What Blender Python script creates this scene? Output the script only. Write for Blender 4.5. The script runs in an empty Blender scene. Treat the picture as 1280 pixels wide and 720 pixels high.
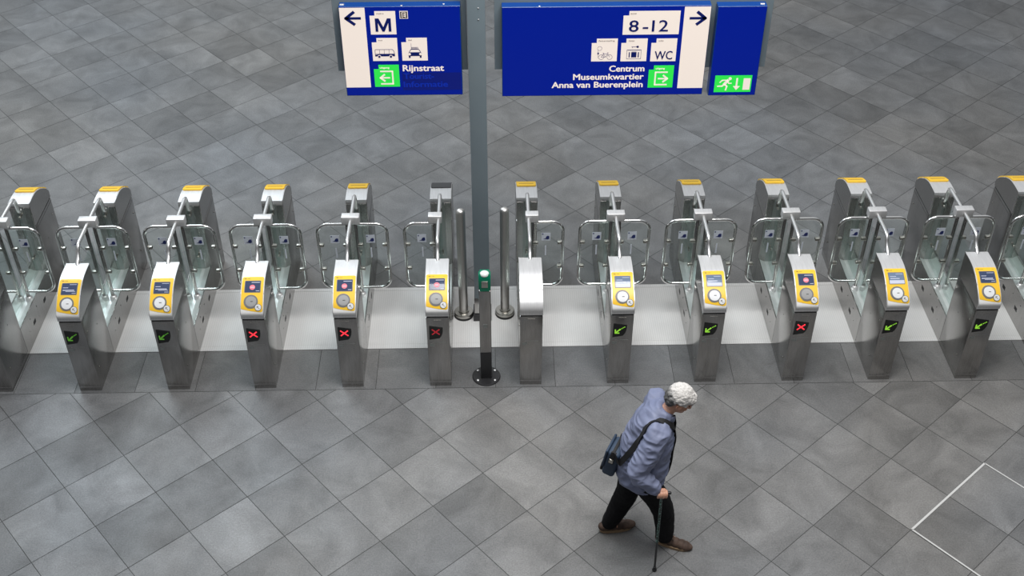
import bpy, bmesh, math, random
from mathutils import Vector, Matrix, noise
from mathutils.bvhtree import BVHTree
random.seed(7)
PI = math.pi
scene = bpy.context.scene
COL = scene.collection

# ------------------------------------------------------------------ helpers
def link(name, me, parent=None, loc=None):
    o = bpy.data.objects.new(name, me)
    COL.objects.link(o)
    if parent is not None:
        o.parent = parent
    if loc is not None:
        o.location = loc
    return o

def mesh_of(bm, name, mats, smooth=False, angle=None):
    bmesh.ops.recalc_face_normals(bm, faces=bm.faces)
    me = bpy.data.meshes.new(name)
    bm.to_mesh(me); bm.free()
    if not isinstance(mats, (list, tuple)):
        mats = [mats]
    for m in mats:
        me.materials.append(m)
    if smooth:
        me.polygons.foreach_set('use_smooth', [True] * len(me.polygons))
        me.update()
        if angle is not None:
            bm2 = bmesh.new(); bm2.from_mesh(me)
            for e in bm2.edges:
                if len(e.link_faces) == 2 and e.calc_face_angle(0) > angle:
                    e.smooth = False
            bm2.to_mesh(me); bm2.free()
    return me

CACHE = {}
def part(name, key, build, mats, parent, loc=None, smooth=False, angle=None, rot=None):
    """one mesh object; repeated kinds share mesh data"""
    if key is None or key not in CACHE:
        bm = bmesh.new(); build(bm)
        me = mesh_of(bm, name, mats, smooth, angle)
        if key is not None:
            CACHE[key] = me
    else:
        me = CACHE[key]
    o = link(name, me, parent, loc)
    if rot is not None:
        o.rotation_euler = rot
    return o

def thing(name, label, cat, loc=(0, 0, 0), group=None):
    o = bpy.data.objects.new(name, None); COL.objects.link(o)
    o.location = loc; o.empty_display_size = .1
    o['label'] = label; o['category'] = cat
    if group: o['group'] = group
    return o

def setmat(faces, mi):
    for f in faces: f.material_index = mi

def box(bm, x0, x1, y0, y1, z0, z1, bev=0.0, seg=2, mi=0):
    r = bmesh.ops.create_cube(bm, size=1.0)
    vs = r['verts']
    for v in vs:
        v.co = Vector(((x0 + x1) / 2 + v.co.x * (x1 - x0), (y0 + y1) / 2 + v.co.y * (y1 - y0), (z0 + z1) / 2 + v.co.z * (z1 - z0)))
    fs = list({f for v in vs for f in v.link_faces})
    setmat(fs, mi)
    if bev > 0:
        es = list({e for v in vs for e in v.link_edges})
        r = bmesh.ops.bevel(bm, geom=es, offset=bev, segments=seg, affect='EDGES', profile=.5)
        setmat(r['faces'], mi)

def prism(bm, pts, axis, a, b, mi=0):
    """closed 2D outline extruded along an axis ('x': pts=(y,z); 'y': pts=(x,z); 'z': pts=(x,y))"""
    def mk(p, t):
        if axis == 'x': return (t, p[0], p[1])
        if axis == 'y': return (p[0], t, p[1])
        return (p[0], p[1], t)
    A = [bm.verts.new(mk(p, a)) for p in pts]
    B = [bm.verts.new(mk(p, b)) for p in pts]
    fs = [bm.faces.new(A), bm.faces.new(B[::-1])]
    n = len(pts)
    for i in range(n):
        fs.append(bm.faces.new((A[i], B[i], B[(i + 1) % n], A[(i + 1) % n])))
    setmat(fs, mi)
    return fs

def tube(bm, pts, r, n=12, mi=0, caps=True, closed=False, flat=None):
    """round tube along points; r a number or a list; flat=(a,b) scales the section"""
    P = [Vector(p) for p in pts]
    R = r if isinstance(r, (list, tuple)) else [r] * len(P)
    N = len(P)
    rings = []
    up = None
    for i in range(N):
        if closed:
            t = (P[(i + 1) % N] - P[i - 1]).normalized()
        else:
            t = (P[min(i + 1, N - 1)] - P[max(i - 1, 0)]).normalized()
        if up is None:
            up = Vector((0, 0, 1)) if abs(t.z) < .9 else Vector((0, 1, 0))
        up = (up - t * up.dot(t)).normalized()
        s = t.cross(up)
        a, b = flat if flat else (1, 1)
        rings.append([bm.verts.new(P[i] + (s * math.cos(2 * PI * k / n) * a + up * math.sin(2 * PI * k / n) * b) * R[i]) for k in range(n)])
    fs = []
    for i in range(N if closed else N - 1):
        A, B = rings[i], rings[(i + 1) % N]
        for k in range(n):
            fs.append(bm.faces.new((A[k], A[(k + 1) % n], B[(k + 1) % n], B[k])))
    if caps and not closed:
        fs.append(bm.faces.new(rings[0][::-1])); fs.append(bm.faces.new(rings[-1]))
    setmat(fs, mi)

def ball(bm, c, r, sx=1, sy=1, sz=1, u=20, v=12, rot=None, mi=0):
    M = Matrix.Translation(Vector(c))
    if rot is not None: M = M @ rot
    M = M @ Matrix.Diagonal((r * sx, r * sy, r * sz, 1))
    q = bmesh.ops.create_uvsphere(bm, u_segments=u, v_segments=v, radius=1.0, matrix=M)
    setmat({f for w in q['verts'] for f in w.link_faces}, mi)

def lathe(bm, prof, c=(0, 0), n=28, mi=0):
    """prof = [(r, z)] turned about the vertical through c"""
    rings = []
    for r, z in prof:
        if r < 1e-5:
            rings.append([bm.verts.new((c[0], c[1], z))])
        else:
            rings.append([bm.verts.new((c[0] + r * math.cos(2 * PI * k / n), c[1] + r * math.sin(2 * PI * k / n), z)) for k in range(n)])
    fs = []
    for A, B in zip(rings, rings[1:]):
        for k in range(n):
            k2 = (k + 1) % n
            if len(A) == 1 and len(B) == 1: continue
            if len(A) == 1: fs.append(bm.faces.new((A[0], B[k2], B[k])))
            elif len(B) == 1: fs.append(bm.faces.new((A[k], A[k2], B[0])))
            else: fs.append(bm.faces.new((A[k], A[k2], B[k2], B[k])))
    for R_ in (rings[0], rings[-1]):
        if len(R_) > 1: fs.append(bm.faces.new(R_))
    setmat(fs, mi)

def arc2(cx, cy, r, a0, a1, n=8):
    return [(cx + r * math.cos(math.radians(a0 + (a1 - a0) * i / n)), cy + r * math.sin(math.radians(a0 + (a1 - a0) * i / n))) for i in range(n + 1)]

# ------------------------------------------------------------------ materials
def mat(name, col, rough=.5, metal=0.0, emit=None, estr=0.0, spec=None):
    m = bpy.data.materials.new(name); m.use_nodes = True
    b = m.node_tree.nodes['Principled BSDF']
    b.inputs['Base Color'].default_value = (*col, 1)
    b.inputs['Roughness'].default_value = rough
    b.inputs['Metallic'].default_value = metal
    if spec is not None: b.inputs['Specular IOR Level'].default_value = spec
    if emit:
        b.inputs['Emission Color'].default_value = (*emit, 1)
        b.inputs['Emission Strength'].default_value = estr
    return m

def nd(m, t, **kw):
    n = m.node_tree.nodes.new(t)
    for k, v in kw.items(): setattr(n, k, v)
    return n

def noise_mix(m, scale, c1, c2, lo=.35, hi=.65, coord='Object', vscale=(1, 1, 1), detail=4, bump=0.0, bscale=None, rough=None):
    """base colour varies between c1 and c2 with noise; optional bump and roughness range"""
    nt = m.node_tree; b = nt.nodes['Principled BSDF']
    tc = nd(m, 'ShaderNodeTexCoord'); mp = nd(m, 'ShaderNodeMapping')
    mp.inputs['Scale'].default_value = vscale
    nt.links.new(tc.outputs[coord], mp.inputs['Vector'])
    no = nd(m, 'ShaderNodeTexNoise'); no.inputs['Scale'].default_value = scale; no.inputs['Detail'].default_value = detail
    nt.links.new(mp.outputs[0], no.inputs['Vector'])
    r = nd(m, 'ShaderNodeValToRGB')
    r.color_ramp.elements[0].position = lo; r.color_ramp.elements[0].color = (*c1, 1)
    r.color_ramp.elements[1].position = hi; r.color_ramp.elements[1].color = (*c2, 1)
    nt.links.new(no.outputs['Fac'], r.inputs[0])
    nt.links.new(r.outputs[0], b.inputs['Base Color'])
    if rough:
        mr = nd(m, 'ShaderNodeMapRange'); mr.inputs['To Min'].default_value = rough[0]; mr.inputs['To Max'].default_value = rough[1]
        nt.links.new(no.outputs['Fac'], mr.inputs['Value']); nt.links.new(mr.outputs[0], b.inputs['Roughness'])
    if bump:
        n2 = no
        if bscale:
            n2 = nd(m, 'ShaderNodeTexNoise'); n2.inputs['Scale'].default_value = bscale; n2.inputs['Detail'].default_value = 3
            nt.links.new(mp.outputs[0], n2.inputs['Vector'])
        bp = nd(m, 'ShaderNodeBump'); bp.inputs['Strength'].default_value = bump; bp.inputs['Distance'].default_value = .01
        nt.links.new(n2.outputs['Fac'], bp.inputs['Height']); nt.links.new(bp.outputs[0], b.inputs['Normal'])
    return m

M_STEEL = noise_mix(mat('brushed_steel', (.5, .49, .48), .3, 1.0), 6, (.35, .34, .33), (.43, .42, .41), vscale=(30, 30, 1.2), rough=(.18, .28))
M_CAP = noise_mix(mat('satin_steel_cover', (.7, .7, .7), .4, .55), 8, (.58, .58, .585), (.65, .65, .655), vscale=(20, 1, 1), rough=(.36, .46))
M_ARM = mat('bright_steel_arm', (.9, .9, .89), .3, 1.0)
M_POLE = mat('satin_steel_tube', (.58, .57, .55), .42, 1.0)
M_CHROME = mat('polished_steel_tube', (.72, .72, .71), .17, 1.0)
M_DARKSTEEL = mat('dark_steel_channel', (.33, .35, .34), .38, .9)
M_TRAY = noise_mix(mat('light_steel_tray', (.7, .76, .75), .32, .6), 5, (.66, .70, .695), (.78, .82, .815), rough=(.25, .4))
M_CLAMP = mat('cast_steel_clamp', (.42, .41, .38), .3, 1.0)
M_BLACK = mat('black_rubber', (.012, .012, .013), .6)
M_GAP = mat('dark_gap', (.03, .03, .03), .7)
M_YEL = mat('yellow_reader_plastic', (.86, .52, .03), .35)
M_WHITEP = mat('white_plastic_lip', (.8, .8, .79), .35)
M_SCREEN = mat('dark_display_glass', (.02, .03, .06), .12, emit=(.06, .09, .2), estr=.35)
M_SCREENL = mat('display_painted_reflection', (.05, .07, .1), .1, emit=(.2, .27, .42), estr=.6)  # paler display, a blue-grey reflection put into its colour and glow
M_SCRTXT = mat('display_text', (.1, .1, .1), .4, emit=(.75, .8, 1), estr=.75)
M_SCRRED = mat('display_red_disc', (.3, .03, .05), .4, emit=(.9, .25, .3), estr=.8)
M_RING = mat('grey_reader_ring', (.16, .16, .16), .4)
M_DISCW = mat('white_reader_disc', (.72, .73, .74), .4)
M_DISCG = mat('grey_reader_disc', (.3, .3, .3), .4)
M_INK = mat('black_print', (.02, .02, .022), .5)
M_LOGO = mat('brown_logo_print', (.25, .15, .03), .5)
M_INDB = mat('black_indicator_glass', (.008, .009, .008), .15)
M_LEDG = mat('green_led', (.05, .3, .02), .4, emit=(.34, .70, .05), estr=.75)
M_LEDGD = mat('green_led_low', (.03, .2, .02), .4, emit=(.12, .36, .03), estr=.5)
M_LEDR = mat('red_led', (.4, .01, .02), .4, emit=(1, .04, .06), estr=1.3)
M_LEDRD = mat('red_led_low', (.2, .01, .02), .4, emit=(.45, .02, .03), estr=.6)
M_STICK = mat('pale_sticker', (.62, .66, .74), .4)
M_STICKB = mat('navy_sticker_print', (.01, .02, .12), .5)
M_STRIP = mat('aluminium_threshold', (.62, .62, .61), .5, .15)
M_POST = noise_mix(mat('grey_painted_steel', (.2, .25, .28), .4), 2, (.185, .235, .265), (.21, .26, .29))
M_BLACKPAINT = mat('black_painted_steel', (.02, .02, .022), .35)
M_GREENBAND = mat('green_reader_band', (.0, .17, .09), .25)
M_DOME = mat('clear_white_dome', (.7, .74, .72), .2)

def glass(name, tint, refl=.08):
    m = bpy.data.materials.new(name); m.use_nodes = True
    nt = m.node_tree; nt.nodes.clear()
    o = nt.nodes.new('ShaderNodeOutputMaterial'); mx = nt.nodes.new('ShaderNodeMixShader')
    t = nt.nodes.new('ShaderNodeBsdfTransparent'); g = nt.nodes.new('ShaderNodeBsdfGlossy')
    t.inputs[0].default_value = (*tint, 1); g.inputs[0].default_value = (.8, .9, .88, 1); g.inputs['Roughness'].default_value = .05
    f = nt.nodes.new('ShaderNodeLayerWeight'); f.inputs[0].default_value = .5
    pw = nt.nodes.new('ShaderNodeMath'); pw.operation = 'POWER'; pw.inputs[1].default_value = 4
    ma = nt.nodes.new('ShaderNodeMath'); ma.operation = 'MULTIPLY_ADD'; ma.inputs[1].default_value = .5; ma.inputs[2].default_value = .03 + refl; ma.use_clamp = True
    nt.links.new(f.outputs['Facing'], pw.inputs[0]); nt.links.new(pw.outputs[0], ma.inputs[0]); nt.links.new(ma.outputs[0], mx.inputs[0])
    nt.links.new(t.outputs[0], mx.inputs[1]); nt.links.new(g.outputs[0], mx.inputs[2]); nt.links.new(mx.outputs[0], o.inputs[0])
    return m
M_GLASS = glass('green_tinted_glass', (.95, .967, .96), .0)
M_GLASSP = glass('green_screen_glass', (.93, .955, .945), .01)

# ------------------------------------------------------------------ camera
cam_d = bpy.data.cameras.new('camera'); cam = bpy.data.objects.new('camera', cam_d); COL.objects.link(cam)
fw = Vector((0.014853636510123126, 0.7751403812021611, -0.6316144068276099))
rt = Vector((0.9998042266749156, -0.019772240298535835, -0.0007528854832528247))
upv = Vector((0.013072023768302844, 0.6314795704877121, 0.7752823190627113))
Mc = Matrix((rt, upv, -fw)).transposed().to_4x4()
Mc.translation = Vector((0, -8.610764, 8.27015))
cam.matrix_world = Mc
cam_d.sensor_width = 36; cam_d.lens = 1482.3634 / 1280 * 36; cam_d.clip_end = 200
scene.camera = cam

# ------------------------------------------------------------------ floor
GS, GT, GA = .6056944, .5930909, .7110126
GO = (-3.5621423, -1.7282589)
EB = (math.cos(GA) * GT, math.sin(GA) * GT)      # step i
EA = (math.sin(GA) * GS, -math.cos(GA) * GS)     # step j
STRIP0, STRIP1 = .565, 1.565
dark = {(9,-12),(9,-10),(10,-10),(7,-10),(6,-10),(4,-11),(8,-7),(4,-8),(0,-2),(-1,-2),(0,0),(1,0),(1,-2),(4,3),(2,3),(5,5),(7,5),(8,7),(10,5),(18,-1),(18,0),(17,-1),(22,-1),(22,0),(25,-1),(21,0),(20,0),(20,1),(19,2),(15,0),(11,-4),(11,-3),(13,-4),(9,8),(11,6)}
light = {(6,-11),(8,-12),(9,-11),(6,-16),(7,-16),(5,-15),(5,-14),(4,-10),(8,-9),(7,-7),(0,-3),(1,-1),(2,-1),(-1,-1),(0,-1),(1,1),(5,3),(4,2),(4,0),(7,6),(8,4),(15,-1),(19,-1),(5,1),(6,2),(5,4),(9,7)}

def clip(poly, side, y):
    out = []
    for i in range(len(poly)):
        a, b = poly[i], poly[(i + 1) % len(poly)]
        ia, ib = (a[1] - y) * side >= 0, (b[1] - y) * side >= 0
        if ia: out.append(a)
        if ia != ib:
            t = (y - a[1]) / (b[1] - a[1])
            out.append((a[0] + (b[0] - a[0]) * t, y))
    return out

def build_floor():
    bm = bmesh.new()
    lay = bm.loops.layers.float_color.new('tone')
    def face(pts, z, tone, mi):
        vs = [bm.verts.new((p[0], p[1], z)) for p in pts]
        f = bm.faces.new(vs); f.material_index = mi
        if f.normal.z < 0: f.normal_flip()
        f.normal_update()
        if f.normal.z < 0: f.normal_flip()
        for l in f.loops: l[lay] = tone
    face([(-14, -7), (14, -7), (14, 17), (-14, 17)], -.004, (.5, .5, .5, 1), 1)
    rnd = random.Random(3)
    g = .0028
    for i in range(-34, 60):
        for j in range(-46, 40):
            tone = rnd.gauss(.5, .05); rr = rnd.random()
            if (i, j) in dark: tone = .30 + rr * .06
            elif (i, j) in light: tone = .62 + rr * .05
            tone = min(max(tone, .2), .8)
            c = [(i, j), (i + 1, j), (i + 1, j + 1), (i, j + 1)]
            cx = GO[0] + EB[0] * (i + .5) + EA[0] * (j + .5); cy = GO[1] + EB[1] * (i + .5) + EA[1] * (j + .5)
            if not (-13 < cx < 13 and -6 < cy < 16): continue
            P = []
            gi, gj = g / GT, g / GS
            for (a, b), (da, db) in zip(c, [(gi, gj), (-gi, gj), (-gi, -gj), (gi, -gj)]):
                P.append((GO[0] + EB[0] * (a + da) + EA[0] * (b + db), GO[1] + EB[1] * (a + da) + EA[1] * (b + db)))
            tv = (tone, rr, rnd.random(), 1)
            q = clip(P, -1, -.035)
            if len(q) > 2: face(q, 0, tv, 0)
            q = clip(P, 1, STRIP1 + .004)
            if len(q) > 2: face(q, 0, tv, 0)
    # band of slabs laid square to the gates
    x = -12.0
    while x < 12:
        w = .6
        tv = (rnd.gauss(.42, .05), rnd.random(), rnd.random(), 1)
        face([(x + g, -.03), (x + w - g, -.03), (x + w - g, STRIP0 - .004), (x + g, STRIP0 - .004)], 0, tv, 0)
        x += w
    me = bpy.data.meshes.new('floor'); bm.to_mesh(me); bm.free()
    # stone
    m = mat('grey_granite_tiles', (.15, .15, .15), .55)
    nt = m.node_tree; b = nt.nodes['Principled BSDF']
    tc = nd(m, 'ShaderNodeTexCoord'); at = nd(m, 'ShaderNodeAttribute'); at.attribute_name = 'tone'
    sep = nd(m, 'ShaderNodeSeparateColor'); nt.links.new(at.outputs['Color'], sep.inputs[0])
    # shift the veins per tile
    vo = nd(m, 'ShaderNodeVectorMath', operation='MULTIPLY_ADD')
    vo.inputs[1].default_value = (7, 7, 7)
    nt.links.new(at.outputs['Color'], vo.inputs[0]); nt.links.new(tc.outputs['Object'], vo.inputs[2])
    def noi(scale, detail, src, rough=.5, dist=0):
        n = nd(m, 'ShaderNodeTexNoise'); n.inputs['Scale'].default_value = scale; n.inputs['Detail'].default_value = detail
        n.inputs['Roughness'].default_value = rough; n.inputs['Distortion'].default_value = dist
        nt.links.new(src, n.inputs['Vector']); return n.outputs['Fac']
    def mr(src, a, bb, c, d):
        n = nd(m, 'ShaderNodeMapRange'); n.inputs['From Min'].default_value = a; n.inputs['From Max'].default_value = bb
        n.inputs['To Min'].default_value = c; n.inputs['To Max'].default_value = d; nt.links.new(src, n.inputs['Value']); return n.outputs[0]
    def mul(a, c):
        n = nd(m, 'ShaderNodeMath', operation='MULTIPLY'); nt.links.new(a, n.inputs[0]); nt.links.new(c, n.inputs[1]); return n.outputs[0]
    vein = mr(noi(2.2, 6, vo.outputs[0], .6, .8),   .3, .7, .72, 1.28)
    grain = mr(noi(70, 4, tc.outputs['Object'], .8), .3, .7, .68, 1.34)
    stain = mr(noi(.9, 5, tc.outputs['Object'], .6), .3, .7, .88, 1.1)
    big = mr(noi(.22, 2, tc.outputs['Object'], .5), .3, .7, .9, 1.08)
    tone = mr(sep.outputs[0], 0, 1, .50, 1.5)
    v = mul(mul(mul(mul(vein, grain), stain), tone), big)
    hue = nd(m, 'ShaderNodeMix', data_type='RGBA')
    hue.inputs[6].default_value = (.132, .138, .146, 1); hue.inputs[7].default_value = (.147, .144, .140, 1)
    nt.links.new(mr(noi(.35, 2, tc.outputs['Object']), .35, .65, 0, 1), hue.inputs[0])
    vm = nd(m, 'ShaderNodeVectorMath', operation='SCALE')
    nt.links.new(hue.outputs[2], vm.inputs[0]); nt.links.new(v, vm.inputs['Scale'])
    nt.links.new(vm.outputs[0], b.inputs['Base Color'])
    nt.links.new(mr(noi(3, 4, tc.outputs['Object']), .3, .7, .42, .62), b.inputs['Roughness'])
    bp = nd(m, 'ShaderNodeBump'); bp.inputs['Strength'].default_value = .15; bp.inputs['Distance'].default_value = .004
    nt.links.new(noi(60, 3, tc.outputs['Object']), bp.inputs['Height']); nt.links.new(bp.outputs[0], b.inputs['Normal'])
    me.materials.append(m); me.materials.append(mat('dark_tile_joint', (.045, .045, .045), .8))
    o = link('floor', me); o['kind'] = 'structure'
build_floor()

def build_strip():
    bm = bmesh.new()
    x = -12.0
    # ribbed plates side by side with thin edge rails
    while x < 12:
        box(bm, x + .001, x + .879, STRIP0 + .07, STRIP1 - .05, -.003, .004)
        x += .88
    box(bm, -12, 12, STRIP0, STRIP0 + .068, -.003, .005)
    box(bm, -12, 12, STRIP1 - .048, STRIP1, -.003, .005)
    m = M_STRIP; nt = m.node_tree; b = nt.nodes['Principled BSDF']
    tc = nd(m, 'ShaderNodeTexCoord')
    wv = nd(m, 'ShaderNodeTexWave'); wv.bands_direction = 'X'; wv.inputs['Scale'].default_value = 14
    nt.links.new(tc.outputs['Object'], wv.inputs['Vector'])
    no = nd(m, 'ShaderNodeTexNoise'); no.inputs['Scale'].default_value = 1.6; no.inputs['Detail'].default_value = 6
    nt.links.new(tc.outputs['Object'], no.inputs['Vector'])
    r = nd(m, 'ShaderNodeValToRGB'); r.color_ramp.elements[0].position = .3; r.color_ramp.elements[0].color = (.56, .56, .56, 1)
    r.color_ramp.elements[1].position = .7; r.color_ramp.elements[1].color = (.66, .66, .655, 1)
    nt.links.new(no.outputs['Fac'], r.inputs[0])
    mx = nd(m, 'ShaderNodeMix', data_type='RGBA'); mx.blend_type = 'MULTIPLY'; mx.inputs[0].default_value = .1
    nt.links.new(r.outputs[0], mx.inputs[6]); nt.links.new(wv.outputs['Color'], mx.inputs[7]); nt.links.new(mx.outputs[2], b.inputs['Base Color'])
    bp = nd(m, 'ShaderNodeBump'); bp.inputs['Strength'].default_value = .25; bp.inputs['Distance'].default_value = .002
    nt.links.new(wv.outputs['Fac'], bp.inputs['Height']); nt.links.new(bp.outputs[0], b.inputs['Normal'])
    o = link('trim_1', mesh_of(bm, 'trim_1', m)); o['kind'] = 'structure'
build_strip()

def build_hatch():
    # metal edging of a floor hatch, laid along the tile joints
    bm = bmesh.new()
    a = Vector((3.659, -1.911)); d1 = (Vector((4.549, -1.153)) - a).normalized(); d2 = Vector((d1.y, -d1.x))
    L1, L2 = 1.18, 2.4
    def bar(p, d, L, w=.011):
        n = Vector((-d.y, d.x)) * w
        q = [p - n, p + d * L - n, p + d * L + n, p + n]
        prism(bm, [(v.x, v.y) for v in q], 'z', -.003, .0035)
    bar(a, d1, L1, .0095)
    bar(a, d2, L2, .007); bar(a + d1 * L1, d2, L2, .006); bar(a + d2 * L2, d1, L1, .007)
    o = link('trim_2', mesh_of(bm, 'trim_2', mat('pale_hatch_edging', (.6, .6, .59), .4, .2))); o['kind'] = 'structure'
build_hatch()

# ------------------------------------------------------------------ ticket gates
W2 = .109
LEN = 2.098
DC = .541
KEYS = [(0, .915), (0, .945), (-.004, .985), (.028, 1.03), (.07, 1.067), (.13, 1.108), (.20, 1.150), (.30, 1.186), (.40, 1.197), (.541, 1.194)]
def catmull(pts, sub=6):
    out = []
    n = len(pts)
    for i in range(n - 1):
        p0, p1, p2, p3 = pts[max(i - 1, 0)], pts[i], pts[i + 1], pts[min(i + 2, n - 1)]
        for k in range(sub):
            t = k / sub
            out.append(tuple(.5 * (2 * p1[d] + (p2[d] - p0[d]) * t + (2 * p0[d] - 5 * p1[d] + 4 * p2[d] - p3[d]) * t * t + (3 * p1[d] - p0[d] - 3 * p2[d] + p3[d]) * t ** 3) for d in range(len(p1))))
    out.append(pts[-1]); return out
PROF = catmull(KEYS[1:], 6)
SL = [0.0]
for a, b in zip(PROF, PROF[1:]): SL.append(SL[-1] + math.dist(a, b))
def at_s(s):
    s = min(max(s, 0), SL[-1])
    for i in range(len(SL) - 1):
        if s <= SL[i + 1]:
            t = (s - SL[i]) / (SL[i + 1] - SL[i]); a, b = PROF[i], PROF[i + 1]
            d = ((b[0] - a[0]), (b[1] - a[1])); L = math.hypot(*d)
            return (a[0] + d[0] * t, a[1] + d[1] * t), (-d[1] / L, d[0] / L)
    return PROF[-1], (0, 1)
def s_of_y(y):
    for i in range(len(PROF) - 1):
        if PROF[i + 1][0] >= y and PROF[i][0] < y and PROF[i + 1][1] > .99:
            t = (y - PROF[i][0]) / (PROF[i + 1][0] - PROF[i][0]); return SL[i] + t * (SL[i + 1] - SL[i])
    return SL[-1]

def patch(bm, f, s0, s1, h0, h1, n=24, mi=0):
    """raised patch on the curved cover; f(s) -> (left, right)"""
    rows = []
    for k in range(n + 1):
        s = s0 + (s1 - s0) * k / n
        (y, z), (ny, nz) = at_s(s)
        l, r = f(s)
        if r - l < .0006: r = l + .0006
        rows.append([bm.verts.new((x, y + ny * h, z + nz * h)) for x, h in ((l, h0), (l, h1), (r, h1), (r, h0))])
    fs = []
    for A, B in zip(rows, rows[1:]):
        for q in range(4):
            fs.append(bm.faces.new((A[q], A[(q + 1) % 4], B[(q + 1) % 4], B[q])))
    fs.append(bm.faces.new(rows[0])); fs.append(bm.faces.new(rows[-1][::-1]))
    setmat(fs, mi)

S_Y0 = s_of_y(.004); S_Y1 = s_of_y(.30); S_Y1R = s_of_y(.33)
def f_yellow(s):
    r = .016
    lo = -.102; hi = .103
    # slanted, slightly bowed lower edge: left higher than right
    sl = S_Y0 + .028; sr = S_Y0 - .004
    l, h = lo, hi
    if s < sl:
        t = (s - sr) / (sl - sr); t = max(t, 0)
        l = hi - (hi - lo) * (t ** .62)
        if s < sl - .0: l = min(l, hi - .002)
    d = S_Y1 - s
    if d < r:
        c = r - math.sqrt(max(r * r - (r - d) ** 2, 0)); l += c; h -= c
    d2 = s - sr
    if d2 < r:
        h -= r - math.sqrt(max(r * r - (r - d2) ** 2, 0))
        l = min(l, h - .001)
    return l, h
def f_rect(l, r, s0, s1, rad=.004):
    def f(s):
        d = min(s - s0, s1 - s); c = 0
        if d < rad: c = rad - math.sqrt(max(rad * rad - (rad - d) ** 2, 0))
        return l + c, r - c
    return f
def f_disc(u, sc, r):
    def f(s):
        h = math.sqrt(max(r * r - (s - sc) ** 2, 0)); return u - h, u + h
    return f

def b_body(bm):
    box(bm, -W2, W2, .002, DC, .058, .898, .006, 2, 0)
    box(bm, -W2 + .002, W2 - .002, .004, DC - .002, 0, .06, .002, 1, 0)
    box(bm, -W2 + .004, W2 - .004, .006, DC - .004, .89, .92, 0, 1, 1)
    box(bm, -W2 - .0012, W2 + .0012, .012, DC - .012, .8655, .8685, 0, 1, 1)
    for s in (-1, 1):
        for y, z in ((.07, .73), (.1, .24)):
            ball(bm, (s * (W2 + .001), y, z), .008, .6, 1, 1, 10, 6, mi=2)
        ball(bm, (s * W2, .33, .60), .006, .4, 1, 1, 8, 6, mi=1)
    # small slot and rating plate low on the front
    box(bm, -.035, .035, -.001, .003, .868, .872, 0, 1, 2)
    box(bm, -.085, -.04, -.0008, .003, .535, .565, 0, 1, 3)
    box(bm, -.06, .07, -.0006, .003, .583, .586, 0, 1, 3)
def b_cover(bm):
    pts = [(0, .915)] + PROF + [(.543, 1.168), (.536, 1.16), (.536, .915)]
    fs = prism(bm, pts, 'x', -.111, .111)
    r_ = bmesh.ops.triangulate(bm, faces=fs[:2])
    setmat(r_['faces'], 1)
    es = [e for e in bm.edges if len(e.link_faces) == 2 and abs(abs(e.verts[0].co.x) - .111) < 1e-5 and abs(e.verts[0].co.x - e.verts[1].co.x) < 1e-5 and e.calc_face_angle(0) > .9 and min(e.verts[0].co.z, e.verts[1].co.z) > .94]
    bmesh.ops.bevel(bm, geom=es, offset=.004, segments=2, affect='EDGES')
def b_lip(bm):
    patch(bm, f_rect(-.104, .105, .004, S_Y0 + .05, .006), .004, S_Y0 + .05, -.002, .0022, 16)
def b_yellow(bm):
    patch(bm, f_yellow, S_Y0 - .004, S_Y1, -.002, .0045, 60)
S_SC0, S_SC1 = s_of_y(.15), s_of_y(.252)
S_D = s_of_y(.072); S_d = s_of_y(.028) + .002
def b_bezel(bm):
    patch(bm, f_rect(-.075, .079, S_SC0 - .006, S_SC1 + .006), S_SC0 - .006, S_SC1 + .006, .003, .0056, 16)
def b_screen(bm, kind):
    patch(bm, f_rect(-.069, .073, S_SC0, S_SC1, .002), S_SC0, S_SC1, .004, .0066, 12, 0)
    h = S_SC1 - S_SC0
    def line(u0, u1, t, th=.004, mi=1):
        patch(bm, lambda s: (u0, u1), S_SC0 + h * t, S_SC0 + h * t + th, .006, .0072, 1, mi)
    if kind == 'text':
        line(.0, .066, .86); line(-.058, -.01, .56, .005); line(-.058, .05, .33, .007); line(-.03, .062, .24, .004); line(.03, .068, .08, .004)
    elif kind == 'pale':
        line(.0, .066, .86); line(-.058, .0, .62, .005); line(-.058, .03, .42, .007)
        patch(bm, lambda s: (-.069, .073), S_SC0, S_SC0 + h * .3, .006, .0070, 3, 1)
    else:
        line(-.01, .068, .84, .006); line(.035, .068, .08, .005)
        patch(bm, f_disc(.0, S_SC0 + h * .42, .026), S_SC0 + h * .42 - .026, S_SC0 + h * .42 + .026, .006, .0074, 14, 2)
        patch(bm, lambda s: (-.018, .018), S_SC0 + h * .38, S_SC0 + h * .38 + .008, .007, .008, 1, 1)
def b_ring(bm):
    patch(bm, f_disc(-.008, S_D, .067), S_D - .067, S_D + .067, .003, .0075, 30)
def b_disc(bm):
    patch(bm, f_disc(-.006, S_D, .051), S_D - .051, S_D + .051, .006, .0105, 30, 0)
    patch(bm, f_rect(-.012, .012, S_D - .003, S_D + .003, .002), S_D - .003, S_D + .003, .010, .0112, 6, 1)
def b_small(bm):
    patch(bm, f_disc(.062, S_d, .033), S_d - .033, S_d + .033, .004, .0085, 24, 1)
    patch(bm, f_disc(.062, S_d, .028), S_d - .028, S_d + .028, .007, .0095, 24, 0)
    # arrow to the upper left
    patch(bm, lambda s: (.062 - (s - S_d) * .9 - .003, .062 - (s - S_d) * .9 + .003), S_d - .013, S_d + .012, .009, .0105, 8, 1)
    patch(bm, lambda s: (.050, .068), S_d + .008, S_d + .013, .009, .0105, 2, 1)
    patch(bm, lambda s: (.050, .055), S_d - .004, S_d + .013, .009, .0105, 4, 1)
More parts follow.
